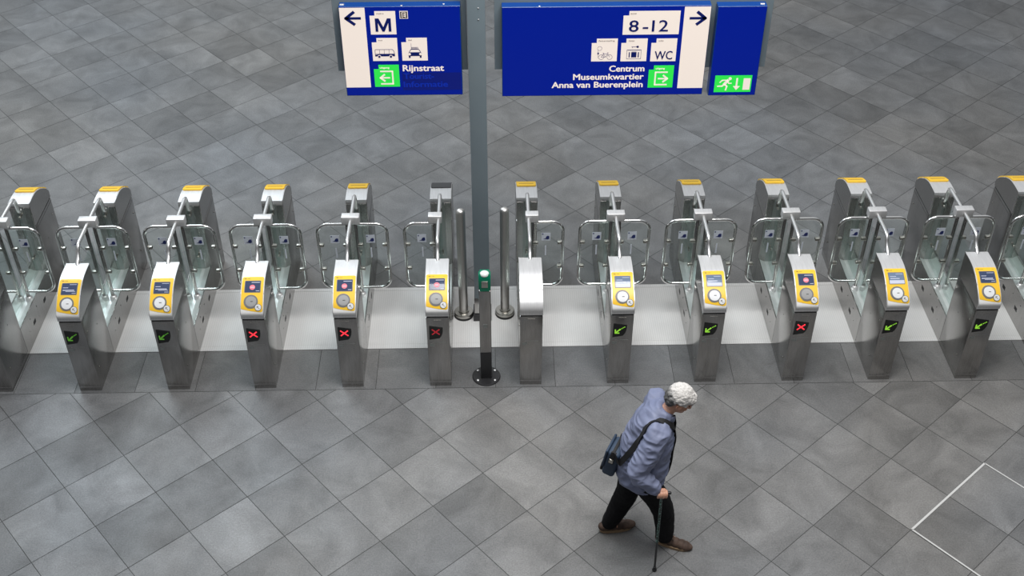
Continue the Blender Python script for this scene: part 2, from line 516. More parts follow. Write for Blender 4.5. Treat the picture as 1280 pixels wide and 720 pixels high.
def b_logo(bm):
    s = S_Y1 - .03
    # interlocking arrows mark
    patch(bm, lambda q: (-.086, -.060), s + .010, s + .013, .004, .0052, 1)
    patch(bm, lambda q: (-.082, -.056), s + .002, s + .005, .004, .0052, 1)
    patch(bm, lambda q: (-.076 - (q - s - .002) * .5, -.071 - (q - s - .002) * .5), s + .002, s + .013, .004, .0052, 2)
    patch(bm, lambda q: (-.067 - (q - s - .002) * .5, -.062 - (q - s - .002) * .5), s + .002, s + .013, .004, .0052, 2)
    for k in range(3):
        patch(bm, lambda q, k=k: (-.050 + k * .009, -.045 + k * .009), s + .003, s + .012, .004, .0052, 1)
    patch(bm, lambda q: (.062, .082), s + .006, s + .008, .004, .0052, 1)
def b_ind(bm):
    pts = [(-.083, .795), (.048, .772), (.047, .735)] + [(.042, .70), (.030, .665), (.012, .64)] + [(-.087, .622)]
    prism(bm, pts, 'y', -.0035, .004)
def b_arrow(bm):
    def bar(x0, z0, x1, z1, w):
        d = Vector((x1 - x0, z1 - z0)).normalized(); n = Vector((-d.y, d.x)) * w
        prism(bm, [(x0 - n.x, z0 - n.y), (x1 - n.x, z1 - n.y), (x1 + n.x, z1 + n.y), (x0 + n.x, z0 + n.y)], 'y', -.0062, -.003)
    bar(-.055, .685, -.012, .728, .007)
    bar(-.062, .678, -.062, .722, .006); bar(-.066, .677, -.022, .677, .006)
    for k in range(3):
        x = .000 + k * .013; z = .735 + k * .009
        prism(bm, [(x - .0045, z - .0045), (x + .0045, z - .0045), (x + .0045, z + .0045), (x - .0045, z + .0045)], 'y', -.0062, -.003)
def b_cross(bm):
    for s in (-1, 1):
        for k in range(-3, 4):
            x = -.022 + k * .0105; z = .722 + s * k * .0095
            lathe_pts = [(x + .0075 * math.cos(q * PI / 4), z + .0075 * math.sin(q * PI / 4)) for q in range(8)]
            prism(bm, lathe_pts, 'y', -.0062 - .0002 * k * s, -.003)
def b_beam(bm):
    y0, y1 = DC - .001, LEN - DC + .001
    for s in (-1, 1):
        a, b = sorted((s * W2, s * (W2 - .012)))
        box(bm, a, b, y0, y1, .05, .36, .002, 1, 0)
        for y in (.875, 1.235):
            pts = [(y - .036, .150), (y + .030, .150), (y + .036, .190), (y - .030, .190)]
            prism(bm, pts, 'x', s * (W2 - .001), s * (W2 + .0015), 1)
        for y, z in ((.72, .17), (1.38, .17), (1.02, .26), (1.02, .13), (.8, .27), (1.3, .27)):
            ball(bm, (s * W2, y, z), .0065, .5, 1, 1, 8, 6, mi=2 if z < .2 else 1)
    box(bm, -W2 + .003, W2 - .003, y0, y1, 0, .055, 0, 1, 0)
def b_tray(bm):
    y0, y1 = DC, LEN - DC
    box(bm, -W2 + .012, W2 - .012, y0, y1, .300, .318)
    for s in (-1, 1):      # sloping inner gutters
        prism(bm, [(s * (W2 - .012), .352), (s * .035, .320), (s * .035, .312), (s * (W2 - .012), .312)], 'y', y0, y1)
def b_inner(bm, y, d):
    # frame of the inner end: two light stiles and a darker channel between
    ya, yb = sorted((y, y + d * .012))
    for s in (-1, 1):
        a, b = sorted((s * W2 * .97, s * .038))
        box(bm, a, b, ya, yb, .32, 1.15, .002, 1, 0)
    ya, yb = sorted((y, y + d * .004))
    box(bm, -.04, .04, ya, yb, .32, 1.15, 0, 1, 1)
def b_glass(y0, y1, z0, z1):
    def f(bm): box(bm, -.005, .005, y0, y1, z0, z1, .001, 1)
    return f
def b_clamp(bm):
    tube(bm, [(0, 0, 0), (0, -.05, 0)], .011, 10)
    ball(bm, (0, -.052, 0), .016, 1, .9, 1, 12, 8)
    box(bm, -.014, .014, -.004, .002, -.02, .02, .002, 1)
YD = LEN / 2
def b_frame(s):
    def f(bm):
        xi, xo, zb, zt, r = .038, .351, .438, 1.252, .115
        P = []
        P.append((xi, 1.285)); P.append((xi, .36))
        def T(p): return (s * p[0], YD, p[1])
        a_, b_ = sorted((s * .031, s * .059))
        box(bm, a_, b_, YD - .016, YD + .016, .36, 1.285, .003, 1, 1)
        loop = [(xi, zt), (xo - r, zt)] + arc2(xo - r, zt - r, r, 90, 0, 10)[1:] + arc2(xo - r, zb + r, r, 0, -90, 10) + [(xi, zb)]
        tube(bm, [T(p) for p in loop], .0165, 12)
    return f
def b_foot(bm):
    lathe(bm, [(0, .312), (.037, .312), (.037, .350), (.033, .362), (.020, .372), (0, .372)], (0, YD), 20)
def b_pane(s):
    def f(bm):
        x0, x1, zb, zt, r = .072, .328, .468, 1.222, .075
        pts = [(x0, zt), ] + arc2(x1 - r, zt - r, r, 90, 0, 8) + arc2(x1 - r, zb + r, r, 0, -90, 8) + [(x0, zb)]
        prism(bm, [(s * p[0], p[1]) for p in pts], 'y', YD - .005, YD + .005)
    return f
def b_wclamp(s, z, inner):
    def f(bm):
        a, b = (.045, .100) if inner else (.298, .342)
        a, b = sorted((s * a, s * b))
        box(bm, a, b, YD - .021, YD + .018, z - .017, z + .017, .006, 2)
    return f
def b_sticker(s):
    def f(bm):
        x0, x1 = (.135, .225); z0, z1 = 1.022, 1.118
        L = s * x0 if s > 0 else -x1
        R = L + (x1 - x0)
        prism(bm, [(L, z0), (R, z0), (R, z1), (L, z1)], 'y', YD - .0062, YD - .0048, 0)
        w = R - L
        # wave-like blue mark with a stroke under it, and a dot in the corner
        pts = [(L + w * .2, z0 + .022), (L + w * .45, z0 + .03), (L + w * .52, z0 + .05), (L + w * .68, z0 + .06), (L + w * .86, z0 + .056), (L + w * .88, z0 + .024), (L + w * .7, z0 + .014), (L + w * .5, z0 + .018)]
        prism(bm, pts, 'y', -.0075 + YD, -.006 + YD, 1)
        prism(bm, [(L + w * .06, z1 - .022), (L + w * .2, z1 - .022), (L + w * .2, z1 - .008), (L + w * .06, z1 - .008)], 'y', -.0075 + YD, -.006 + YD, 1)
    return f
def b_mark(s):
    def f(bm):
        c = s * .178
        prism(bm, [(c - .007, .835), (c + .007, .835), (c + .007, .958), (c - .007, .958)], 'y', YD - .0060, YD - .0048)
    return f
def b_block(x0, x1):
    def f(bm): box(bm, x0, x1, YD - .045, YD + .04, 1.278, 1.365, .007, 3)
    return f
def b_arm(bm):
    P = [(1.562, 1.105), (1.535, 1.11), (1.515, 1.14), (1.507, 1.20), (1.503, 1.25), (1.488, 1.285), (1.455, 1.302), (1.40, 1.308), (1.1, 1.318), (.78, 1.327), (.70, 1.328), (.665, 1.322), (.64, 1.30), (.615, 1.262), (.575, 1.222), (.545, 1.205)]
    # ends standing on the rear top and the front cover
    P = catmull(P, 3)
    P = P + [(.52, 1.185)]
    tube(bm, [(0, y, z) for y, z in P], .019, 14)
    lathe(bm, [(0, 1.186), (.026, 1.186), (.026, 1.194), (.0, 1.196)], (0, .522), 16)

GX = [-4.918, -4.038, -3.163, -2.302, -1.428, -.549, .351, 1.226, 2.104, 2.986, 3.857, 4.737, 5.620]
#        front reader, indicator, screen, disc, rear
KIND = {0: ('reader', 'green', 'text', 'w', 'reader'), 1: ('reader', 'greendim', 'text', 'w', 'reader'), 2: ('reader', 'greendim', 'text', 'w', 'reader'),
        3: ('reader', 'red', 'stop', 'g', 'reader'), 4: ('reader', 'red', 'stop', 'g', 'reader'), 5: ('reader', 'reddim', 'stop', 'g', 'dark'),
        6: ('plain', None, None, None, 'reader'), 7: ('reader', 'green', 'pale', 'w', 'reader'), 8: ('reader', 'green', 'pale', 'w', 'reader'),
        9: ('reader', 'red', 'stop', 'g', 'reader'), 10: ('reader', 'green', 'pale', 'w', 'reader'), 11: ('reader', 'green', 'text', 'w', 'reader'), 12: ('reader', 'green', 'text', 'w', 'reader')}
LAB = ['ticket gate cut by the left edge of the photo, its reader out of view',
       'ticket gate with dim green arrow and the leftmost yellow reader in view',
       'ticket gate with dim green arrow, directly left of the leftmost red cross gate',
       'ticket gate with bright red cross, leftmost of the gates showing red',
       'two-winged ticket gate with bright red cross, beside the gate with dark rear cover',
       'one-winged ticket gate with yellow reader, dim red cross and dark rear cover',
       'one-winged ticket gate with a plain blank steel front cover',
       'ticket gate with green arrow directly right of the gate with the blank front cover',
       'ticket gate with green arrow standing directly behind the head of the walking person',
       'ticket gate with bright red cross, the only red one right of the bollards',
       'ticket gate with green arrow just right of the right-hand red cross gate',
       'ticket gate with green arrow, rightmost one whose front reader is in view',
       'ticket gate cut by the right edge of the photo, its reader out of view']

def cabinet(root, mode, kind, rear=False):
    """cover, body and reader; the rear one is turned round and faces away"""
    loc = (0, LEN, 0) if rear else (0, 0, 0)
    rot = (0, 0, PI) if rear else None
    P = lambda n, k, b, m, par=root, **kw: part(n, k, b, m, par, **({'loc': loc, 'rot': rot} if par is root else {}), **kw)
    P('cabinet', 'cab', b_body, [M_STEEL, M_GAP, M_CLAMP, M_DARKSTEEL], smooth=True, angle=.5)
    cov = P('top_cover', 'cover', b_cover, [M_CAP, M_STEEL], smooth=True, angle=.6)
    if mode == 'reader':
        part('cover_lip', 'lip', b_lip, M_WHITEP, cov, smooth=True, angle=.6)
        y = P('reader_panel', 'yel' + str(rear), (lambda bm: patch(bm, lambda q: f_yellow(S_Y1 - (S_Y1R - q) * (S_Y1 - S_Y0 + .004) / (S_Y1R - S_Y0 + .004)), S_Y0 - .004, S_Y1R, -.002, .012, 60)) if rear else b_yellow, [M_YEL], smooth=True, angle=.6)
        if not rear: part('logo', 'logo', b_logo, M_LOGO, y)
        scr = kind[2]
        if rear:
            part('slot_display', 'slot', lambda bm: patch(bm, f_rect(-.078, .078, S_SC1 + .014, S_SC1 + .026), S_SC1 + .014, S_SC1 + .026, .010, .0128, 4), M_LOGO, y)
            continue_ = False
        else:
            continue_ = True
            part('screen_bezel', 'bez', b_bezel, M_RING, y, smooth=True, angle=.6)
        if continue_: part('display_screen', 'scr' + scr, lambda bm: b_screen(bm, scr), [M_SCREENL if scr == 'pale' else M_SCREEN, M_SCRTXT, M_SCRRED], y)
        part('reader_ring', 'ring', b_ring, M_RING, y, smooth=True, angle=.6)
        g = kind[3] == 'g' and not rear
        part('card_reader_disc', 'disc' + str(g), b_disc, [M_DISCG if g else M_DISCW, M_INK], y, smooth=True, angle=.6)
        part('symbol_button', 'small', b_small, [M_DISCW, M_RING], y)
    elif mode == 'dark':
        def bd(bm): patch(bm, f_rect(-.106, .106, .01, S_Y1R + .01, .004), .01, S_Y1R + .01, -.002, .009, 20)
        part('blank_panel', 'darkpanel', bd, mat('dark_grey_cover', (.06, .06, .062), .6, spec=.3), cov, smooth=True, angle=.6)['label'] = 'dark grey blank cover panel'
    ind = kind[1] if not rear else 'greendim'
    if ind and mode != 'dark':
        ip = P('indicator_panel', 'ind', b_ind, M_INDB)
        if 'green' in ind:
            part('arrow_light', 'arr' + ind, b_arrow, M_LEDGD if 'dim' in ind else M_LEDG, ip)['label'] = 'green lit arrow'
        else:
            part('cross_light', 'cro' + ind, b_cross, M_LEDRD if 'dim' in ind else M_LEDR, ip)['label'] = 'red lit cross'

for gi, X in enumerate(GX):
    k = KIND[gi]
    t = thing('ticket_gate', LAB[gi], 'ticket gate', (X, 0, 0), 'ticket gates in a row across the concourse')
    cabinet(t, k[0], k)
    cabinet(t, k[4], k, rear=True)
    part('base_beam', 'beam', b_beam, [M_STEEL, M_BLACK, M_CLAMP], t, smooth=True, angle=.5)
    part('tray', 'tray', b_tray, M_TRAY, t)
    part('end_frame', 'in1', lambda bm: b_inner(bm, LEN - DC, -1), [M_STEEL, M_DARKSTEEL], t)
    part('end_frame', 'in2', lambda bm: b_inner(bm, DC, 1), [M_STEEL, M_DARKSTEEL], t)
    part('glass_screen', 'gl1', b_glass(YD + .025, LEN - DC - .03, .33, 1.17), M_GLASSP, t)
    part('glass_screen', 'gl2', b_glass(DC + .03, YD - .025, .33, 1.10), M_GLASSP, t)
    for z in (1.06, .52):
        part('glass_clamp', 'clamp', b_clamp, M_CLAMP, t, loc=(.0, LEN - DC - .004, z), smooth=True, angle=.7)
    sides = {5: (-1,), 6: (1,)}.get(gi, (-1, 1))
    for s in sides:
        w = part('door_wing', 'wing%d' % s, b_frame(s), [M_CHROME, M_STEEL], t, smooth=True, angle=.8)
        part('glass_pane', 'pane%d' % s, b_pane(s), M_GLASS, w)
        for z in (.995, .69):
            for inner in (0, 1):
                part('glass_clip', 'wc%d%s%d' % (s, z, inner), b_wclamp(s, z, inner), M_CLAMP, w, smooth=True, angle=.6)
        part('sticker', 'st%d' % s, b_sticker(s), [M_STICK, M_STICKB], w)
        part('frosted_mark', 'fm%d' % s, b_mark(s), M_STICK, w)
        part('pivot_foot', 'foot', b_foot, M_CAP, t, loc=(s * .045, 0, 0), smooth=True, angle=.6)
    bx = {5: (-.105, .032), 6: (-.032, .1)}.get(gi, (-.09, .09))
    part('junction_block', 'blk%s' % (bx,), b_block(*bx), M_CAP, t, smooth=True, angle=.6)
    part('arm_tube', 'arm', b_arm, M_ARM, t, smooth=True, angle=.8)

# ------------------------------------------------------------------ bollards, reader post, column
def bollard(x, y, label):
    t = thing('bollard', label, 'bollard', (x, y, 0), 'steel tube bollards beside the column')
    part('pole', 'bpole', lambda bm: lathe(bm, [(0, .05), (.047, .05), (.047, 1.355), (.043, 1.375), (.03, 1.388), (.012, 1.395), (0, 1.396)], n=32), M_POLE, t, smooth=True, angle=.7)
    part('base_flange', 'bfl', lambda bm: lathe(bm, [(0, .028), (.101, .028), (.101, .056), (.096, .062), (.058, .064), (.055, .078), (.0, .078)], n=36), M_CLAMP, t, smooth=True, angle=.6)
    part('rubber_ring', 'brr', lambda bm: lathe(bm, [(0, 0), (.103, 0), (.103, .03), (0, .03)], n=36), M_BLACK, t, smooth=True, angle=.6)
bollard(-.331, 1.085, 'tall steel tube bollard left of the grey column')
bollard(.110, 1.10, 'tall steel tube bollard right of the grey column')

t = thing('card_reader_post', 'slim square steel post with green band and black foot, in front of the grey column', 'reader post', (-.092, .127, 0))
part('base_plate', None, lambda bm: lathe(bm, [(0, 0), (.142, 0), (.142, .010), (.136, .016), (0, .016)], n=40), M_BLACKPAINT, t, smooth=True, angle=.6)
def b_bolts(a):
    def f(bm):
        lathe(bm, [(0, .014), (.013, .014), (.013, .022), (.007, .027), (0, .028)], (.112 * math.cos(a), .112 * math.sin(a)), 10)
    return f
for a in (.7, 2.44, 3.84, 5.58):
    part('bolt', None, b_bolts(a), M_CAP, t, smooth=True, angle=.6)
part('lower_column', None, lambda bm: box(bm, -.056, .056, -.045, .055, .014, .365, .008, 3), M_BLACKPAINT, t, smooth=True, angle=.6)['label'] = 'black lower section'
def b_upcol(bm):
    box(bm, -.057, .057, -.046, .056, .365, 1.15, .008, 3, 0)
    box(bm, -.02, .02, -.0475, -.045, .69, .74, .001, 1, 1)
part('upper_column', None, b_upcol, [M_STEEL, M_DARKSTEEL], t, smooth=True, angle=.6)
def b_head(bm):
    pts = [(-.046, 1.15), (-.046, 1.27), (-.040, 1.31), (-.022, 1.335), (.056, 1.335), (.056, 1.15)]
    prism(bm, pts, 'x', -.057, .057)
    bmesh.ops.bevel(bm, geom=[e for e in bm.edges if abs(e.verts[0].co.x - e.verts[1].co.x) < 1e-5], offset=.012, segments=3, affect='EDGES')
part('reader_head', None, b_head, M_GREENBAND, t, smooth=True, angle=.6)['label'] = 'dark green reader band'
def b_dome(bm):
    ball(bm, (0, .0, 1.325), .046, 1, .95, .62, 24, 14)
part('lamp_dome', None, b_dome, M_DOME, t, smooth=True)['label'] = 'whitish clear dome'
def b_face(bm):
    box(bm, -.03, .03, -.0495, -.044, 1.195, 1.27, .003, 2)
part('reader_window', None, b_face, M_CLAMP, t, smooth=True, angle=.6)['label'] = 'grey reader window'

PX, PY = -.130, 1.075
t = thing('sign_column', 'tall blue-grey square column rising between the two bollards', 'column', (PX, PY, 0))
def b_post(bm):
    box(bm, -.080, .080, -.08, .08, .30, 5.2, .006, 2)
part('post', None, b_post, M_POST, t, smooth=True, angle=.6)
def b_shoe(bm):
    box(bm, -.083, .083, -.083, .083, .08, .31, .004, 2)
part('steel_sleeve', None, b_shoe, M_STEEL, t, smooth=True, angle=.6)['label'] = 'bare steel sleeve'
part('foot_block', None, lambda bm: box(bm, -.096, .096, -.095, .095, 0, .09, .005, 2), M_BLACKPAINT, t, smooth=True, angle=.6)['label'] = 'black foot'
def b_bp(x0, x1):
    def f(bm): box(bm, x0 - PX, x1 - PX, .03, .06, 2.945, 4.25, .003, 1)
    return f
part('backing_panel', None, b_bp(-1.402, -.216), M_POST, t)
part('backing_panel', None, b_bp(.030, 2.515), M_POST, t)
part('cross_beam', None, lambda bm: box(bm, -1.402 - PX, 2.515 - PX, .06, .14, 4.0, 4.2, .004, 1), M_POST, t)
part('screw', None, lambda bm: [ball(bm, (.02, -.081, z), .007, 1, .6, 1, 10, 6) for z in (3.61, 3.50)] and None, M_CAP, t, smooth=True)

# ------------------------------------------------------------------ signs
M_SBLUE = mat('backlit_blue_face', (.0, .006, .12), .3, emit=(.0, .010, .26), estr=.7)
M_SBLUEBOX = mat('blue_sign_housing', (.0, .045, .24), .35)
M_SBLUE.node_tree.nodes['Principled BSDF'].inputs['Specular IOR Level'].default_value = .25
M_SWHITE = mat('backlit_warm_white', (.45, .42, .38), .35, emit=(1, .86, .77), estr=.62)
M_SGREEN = mat('backlit_green', (.02, .5, .05), .3, emit=(.02, .62, .06), estr=.8)
M_SINK = mat('navy_sign_ink', (.0, .01, .16), .4)
M_SBLACK = mat('black_sign_ink', (.01, .01, .01), .4)
M_SFAINT = mat('faded_blue_lettering', (.0, .012, .16), .4, emit=(.0, .016, .30), estr=.8)
M_SDARK = mat('darker_blue_patch', (.0, .004, .08), .3, emit=(.0, .006, .16), estr=.7)
YF = 1.0
def flat(bm, pts, lvl=1, mi=0):
    prism(bm, pts, 'y', YF - .0015 * lvl, YF - .0015 * (lvl - 1) + .0004, mi)
def rect(bm, x0, x1, z0, z1, lvl=1, mi=0):
    flat(bm, [(x0, z0), (x1, z0), (x1, z1), (x0, z1)], lvl, mi)
def stroke(bm, pts, w, lvl, mi=0):
    for (x0, z0), (x1, z1) in zip(pts, pts[1:]):
        d = Vector((x1 - x0, z1 - z0)); L = d.length
        if L < 1e-6: continue
        d /= L; n = Vector((-d.y, d.x)) * w / 2; e = d * w * .3
        flat(bm, [(x0 - e.x - n.x, z0 - e.y - n.y), (x1 + e.x - n.x, z1 + e.y - n.y), (x1 + e.x + n.x, z1 + e.y + n.y), (x0 - e.x + n.x, z0 - e.y + n.y)], lvl, mi)
def disc(bm, x, z, r, lvl, mi=0, n=18):
    flat(bm, [(x + r * math.cos(2 * PI * k / n), z + r * math.sin(2 * PI * k / n)) for k in range(n)], lvl, mi)
def card(x0, x1, z0, z1, step=.044, drop=.043):
    def f(bm): flat(bm, [(x0, z0), (x1, z0), (x1, z1), (x0 + step, z1), (x0 + step, z1 - drop), (x0, z1 - drop)], 1)
    return f

def text_mesh(s, bold):
    cu = bpy.data.curves.new('txt', 'FONT'); cu.body = s; cu.size = 1; cu.offset = bold; cu.resolution_u = 3
    ob = bpy.data.objects.new('txt', cu); COL.objects.link(ob)
    dg = bpy.context.evaluated_depsgraph_get()
    me = bpy.data.meshes.new_from_object(ob.evaluated_get(dg))
    bpy.data.objects.remove(ob); bpy.data.curves.remove(cu)
    return me
_h = text_mesh('H', 0); CAPH = max(v.co.y for v in _h.vertices)
def word(name, s, x0, x1, zb, cap, parent, m, bold=.0, lvl=3):
    """lettering standing on the sign face, fitted between x0 and x1 on baseline zb"""
    me = text_mesh(s, 0)
    xs = [v.co.x for v in me.vertices]; a, b = min(xs), max(xs)
    sx = (x1 - x0 - 2 * bold * cap) / (b - a); sz = cap / CAPH
    bm = bmesh.new(); bm.from_mesh(me)
    for v in bm.verts:
        v.co = Vector((x0 + bold * cap + (v.co.x - a) * sx, YF - .0015 * lvl, zb + v.co.y * sz))
    if bold:      # heavier strokes: the outline repeated a little to each side
        base = list(bm.verts) + list(bm.edges) + list(bm.faces)
        for q, (dx, dz) in enumerate(((-1, 0), (1, 0), (0, .6), (0, -.6))):
            d = bmesh.ops.duplicate(bm, geom=base)
            for v in d['geom']:
                if isinstance(v, bmesh.types.BMVert):
                    v.co.x += dx * bold * cap; v.co.z += dz * bold * cap; v.co.y -= .0001 * (q + 1)
    r = bmesh.ops.extrude_face_region(bm, geom=list(bm.faces))
    for v in r['geom']:
        if isinstance(v, bmesh.types.BMVert): v.co.y += .0012
    o = link(name, mesh_of(bm, name, m), parent)
    return o

def sign(name, label, x0, x1, z0, z1):
    cx = (x0 + x1) / 2
    t = thing(name, label, 'sign', (cx, YF, z0))
    grp = bpy.data.objects  # parts below are built in world coordinates and shifted
    def hb(bm):
        box(bm, x0, x1, YF + .001, YF + .098, z0, z1, .003, 1)
        box(bm, x0 + .1, x0 + .14, YF + .095, YF + .107, z1 - .2, z1 - .1)
        box(bm, x1 - .14, x1 - .1, YF + .095, YF + .107, z1 - .2, z1 - .1)
    o = link('housing', mesh_of_b(hb, 'housing', M_SBLUEBOX), t)
    def fb(bm): rect(bm, x0 + .006, x1 - .006, z0 + .006, z1 - .006, 0)
    p = link('lit_face', mesh_of_b(fb, 'lit_face', M_SBLUE), t)
    return t
def mesh_of_b(b, n, m):
    bm = bmesh.new(); b(bm); return mesh_of(bm, n, m)
def sp(name, b, m, parent):
    return link(name, mesh_of_b(b, name, m), parent)
def fix(t):
    # bring children built in world space under the Empty
    inv = Matrix.Translation(t.location).inverted()
    for c in t.children: c.matrix_parent_inverse = inv

# left sign
t = sign('wayfinding_sign', 'smaller blue lit sign with left arrow, M, bus and taxi panels, reading Rijnstraat', -1.332, -.268, 2.745, 3.63)
def b_col(x0, x1, z0, z1):
    return lambda bm: rect(bm, x0, x1, z0, z1, 1)
def b_arr(xt, xh, z, hw, w, hx=None):
    def f(bm):
        hx_ = hx
        stroke(bm, [(xt, z), (xh + (.01 if xt > xh else -.01), z)], w, 2)
        stroke(bm, [(hx_, z + hw), (xh, z), (hx_, z - hw)], w * 1.15, 2)
    return f
c = sp('arrow_panel', b_col(-1.328, -1.105, 2.834, 3.622), M_SWHITE, t); c['label'] = 'warm white backlit panel'
sp('arrow', b_arr(-1.150, -1.276, 3.522, .058, .024, -1.205), M_SINK, c)
c = sp('pictogram_card', card(-1.066, -.839, 3.364, 3.588), M_SWHITE, t)
sp('letter_mark', lambda bm: (flat(bm, [(-1.022, 3.392), (-.998, 3.392), (-.998, 3.476), (-.961, 3.392), (-.943, 3.392), (-.906, 3.476), (-.906, 3.392), (-.882, 3.392), (-.882, 3.520), (-.915, 3.520), (-.952, 3.436), (-.989, 3.520), (-1.022, 3.520)], 3)), M_SINK, c)
word('caption', 'metro', -1.005, -.940, 3.561, .012, c, M_SBLACK)
def b_e(bm):
    rect(bm, -.802, -.729, 3.514, 3.588, 1, 0); rect(bm, -.796, -.735, 3.520, 3.582, 2, 1)
    rect(bm, -.784, -.747, 3.526, 3.576, 3, 0); rect(bm, -.776, -.768, 3.528, 3.574, 4, 1)
    for z in (3.528, 3.547, 3.566): rect(bm, -.776, -.752, z, z + .007, 4, 1)
c = sp('letter_plate', b_e, [M_SWHITE, M_SBLACK], t); c['label'] = 'small black and white E plate'
c = sp('pictogram_card', card(-1.066, -.839, 3.102, 3.329), M_SWHITE, t)
word('caption', 'bus', -1.005, -.970, 3.303, .012, c, M_SBLACK)
def b_bus(bm):
    x0, x1, z0, z1 = -1.042, -.868, 3.138, 3.216
    stroke(bm, [(x0, z0 + .012), (x0, z1 - .006), (x0 + .006, z1), (x1 - .02, z1), (x1 - .008, z1 - .012), (x1, z0 + .03), (x1, z0 + .012)], .004, 2)
    flat(bm, [(x0, z0 + .01), (x1, z0 + .01), (x1, z0 + .033), (x0 + .04, z0 + .033), (x0, z0 + .026)], 2)
    stroke(bm, [(x0, z0 + .034), (x1, z0 + .034)], .003, 2)
    for x in (x0 + .04, x0 + .082, x0 + .125): stroke(bm, [(x, z0 + .034), (x, z1)], .0025, 2)
    for x in (x0 + .035, x1 - .035):
        disc(bm, x, z0 + .008, .016, 3, 1); disc(bm, x, z0 + .008, .011, 4, 0)
sp('pictogram', b_bus, [M_SINK, M_SWHITE], c)
c = sp('pictogram_card', card(-.802, -.573, 3.102, 3.328), M_SWHITE, t)
word('caption', 'taxi', -.742, -.707, 3.303, .012, c, M_SBLACK)
def b_taxi(bm):
    x0, x1, z0 = -.749, -.622, 3.130
    flat(bm, [(x0 + .006, z0 + .018), (x1 - .006, z0 + .018), (x1 - .002, z0 + .045), (x1 - .012, z0 + .056), (x0 + .012, z0 + .056), (x0 + .002, z0 + .045)], 2)
    stroke(bm, [(x0 + .012, z0 + .056), (x0 + .028, z0 + .085), (x1 - .028, z0 + .085), (x1 - .012, z0 + .056)], .005, 2)
    for x in (x0 + .014, x1 - .014): disc(bm, x, z0 + .038, .012, 3, 1); rect(bm, x - .008, x + .008, z0, z0 + .022, 2)
    stroke(bm, [(x0 + .035, z0 + .09), (x0 + .035, z0 + .105), (x1 - .035, z0 + .105), (x1 - .035, z0 + .09), (x0 + .035, z0 + .09)], .003, 2)
    for k in range(5): rect(bm, x0 + .043 + k * .009, x0 + .047 + k * .009, z0 + .094, z0 + .102, 2)
    stroke(bm, [(x0 + .033, z0 + .088), (x0 + .033, z0 + .145)], .0025, 2)
sp('pictogram', b_taxi, [M_SINK, M_SWHITE], c)
def b_exit(x0, flip):
    def f(bm):
        z0 = 2.838; cx = x0 + .115
        g = lambda x: cx + (x if not flip else -x)
        stroke(bm, [(g(-.055), z0 + .168 - .01), (g(.052), z0 + .168 - .01), (g(.052), z0 + .03), (g(-.055), z0 + .03)], .014, 2)
        stroke(bm, [(g(.022), z0 + .092), (g(-.052), z0 + .092)], .014, 2)
        stroke(bm, [(g(-.022), z0 + .125), (g(-.060), z0 + .092), (g(-.022), z0 + .059)], .016, 2)
    return f
c = sp('exit_card', card(-1.067, -.839, 2.838, 3.062), M_SGREEN, t); c['label'] = 'green exit arrow panel'
sp('pictogram', b_exit(-1.067, False), M_SWHITE, c)
word('caption', 'uitgang', -1.012, -.925, 3.026, .017, c, M_SWHITE, .04)
word('street_name', 'Rijnstraat', -.805, -.430, 2.998, .060, t, M_SWHITE, .045)
def b_patch(bm): rect(bm, -.812, -.278, 2.80, 2.978, 1)
sp('covering_patch', b_patch, M_SDARK, t)['label'] = 'darker blue patch over old lettering'
word('faded_line', 'Tourist-', -.800, -.525, 2.918, .056, t, M_SFAINT, .045)
word('faded_line', 'Informatie', -.806, -.400, 2.834, .056, t, M_SFAINT, .045)
sp('fastener', lambda bm: [box(bm, x, x + .04, YF + .03, YF + .055, 3.628, 3.637, .003, 1) for x in (-1.325,)] and None, M_CAP, t)
sp('fastener', lambda bm: box(bm, -.79, -.772, YF + .005, YF + .02, 3.628, 3.636, .002, 1), M_CAP, t)
sp('fastener', lambda bm: box(bm, -.42, -.405, YF + .03, YF + .045, 3.628, 3.636, .002, 1), M_CAP, t)
fix(t)

# right sign
t = sign('wayfinding_sign', 'widest blue lit sign with right arrow, 8-12 and WC panels, reading Centrum and Museumkwartier', .096, 1.944, 2.722, 3.612)
c = sp('arrow_panel', b_col(1.708, 1.940, 2.792, 3.602), M_SWHITE, t); c['label'] = 'warm white backlit panel'
sp('arrow', b_arr(1.765, 1.898, 3.492, .058, .024, 1.828), M_SINK, c)
c = sp('platform_card', card(1.172, 1.674, 3.338, 3.566, .05), M_SWHITE, t); c['label'] = 'wide platform number panel'
word('numbers', '8', 1.225, 1.312, 3.368, .108, c, M_SINK, .02)
word('numbers', '-', 1.348, 1.398, 3.368, .108, c, M_SINK, .02)
word('numbers', '12', 1.430, 1.575, 3.368, .108, c, M_SINK, .02)
word('caption', 'sporen', 1.232, 1.285, 3.538, .012, c, M_SBLACK)
c = sp('pictogram_card', card(.902, 1.134, 3.075, 3.301), M_SWHITE, t)
word('caption', 'fietsenstalling', .962, 1.105, 3.275, .012, c, M_SBLACK)
def circ(bm, x, z, r, w, lvl=2, mi=0, n=18):
    stroke(bm, [(x + r * math.cos(2 * PI * k / n), z + r * math.sin(2 * PI * k / n)) for k in range(n + 1)], w, lvl, mi)
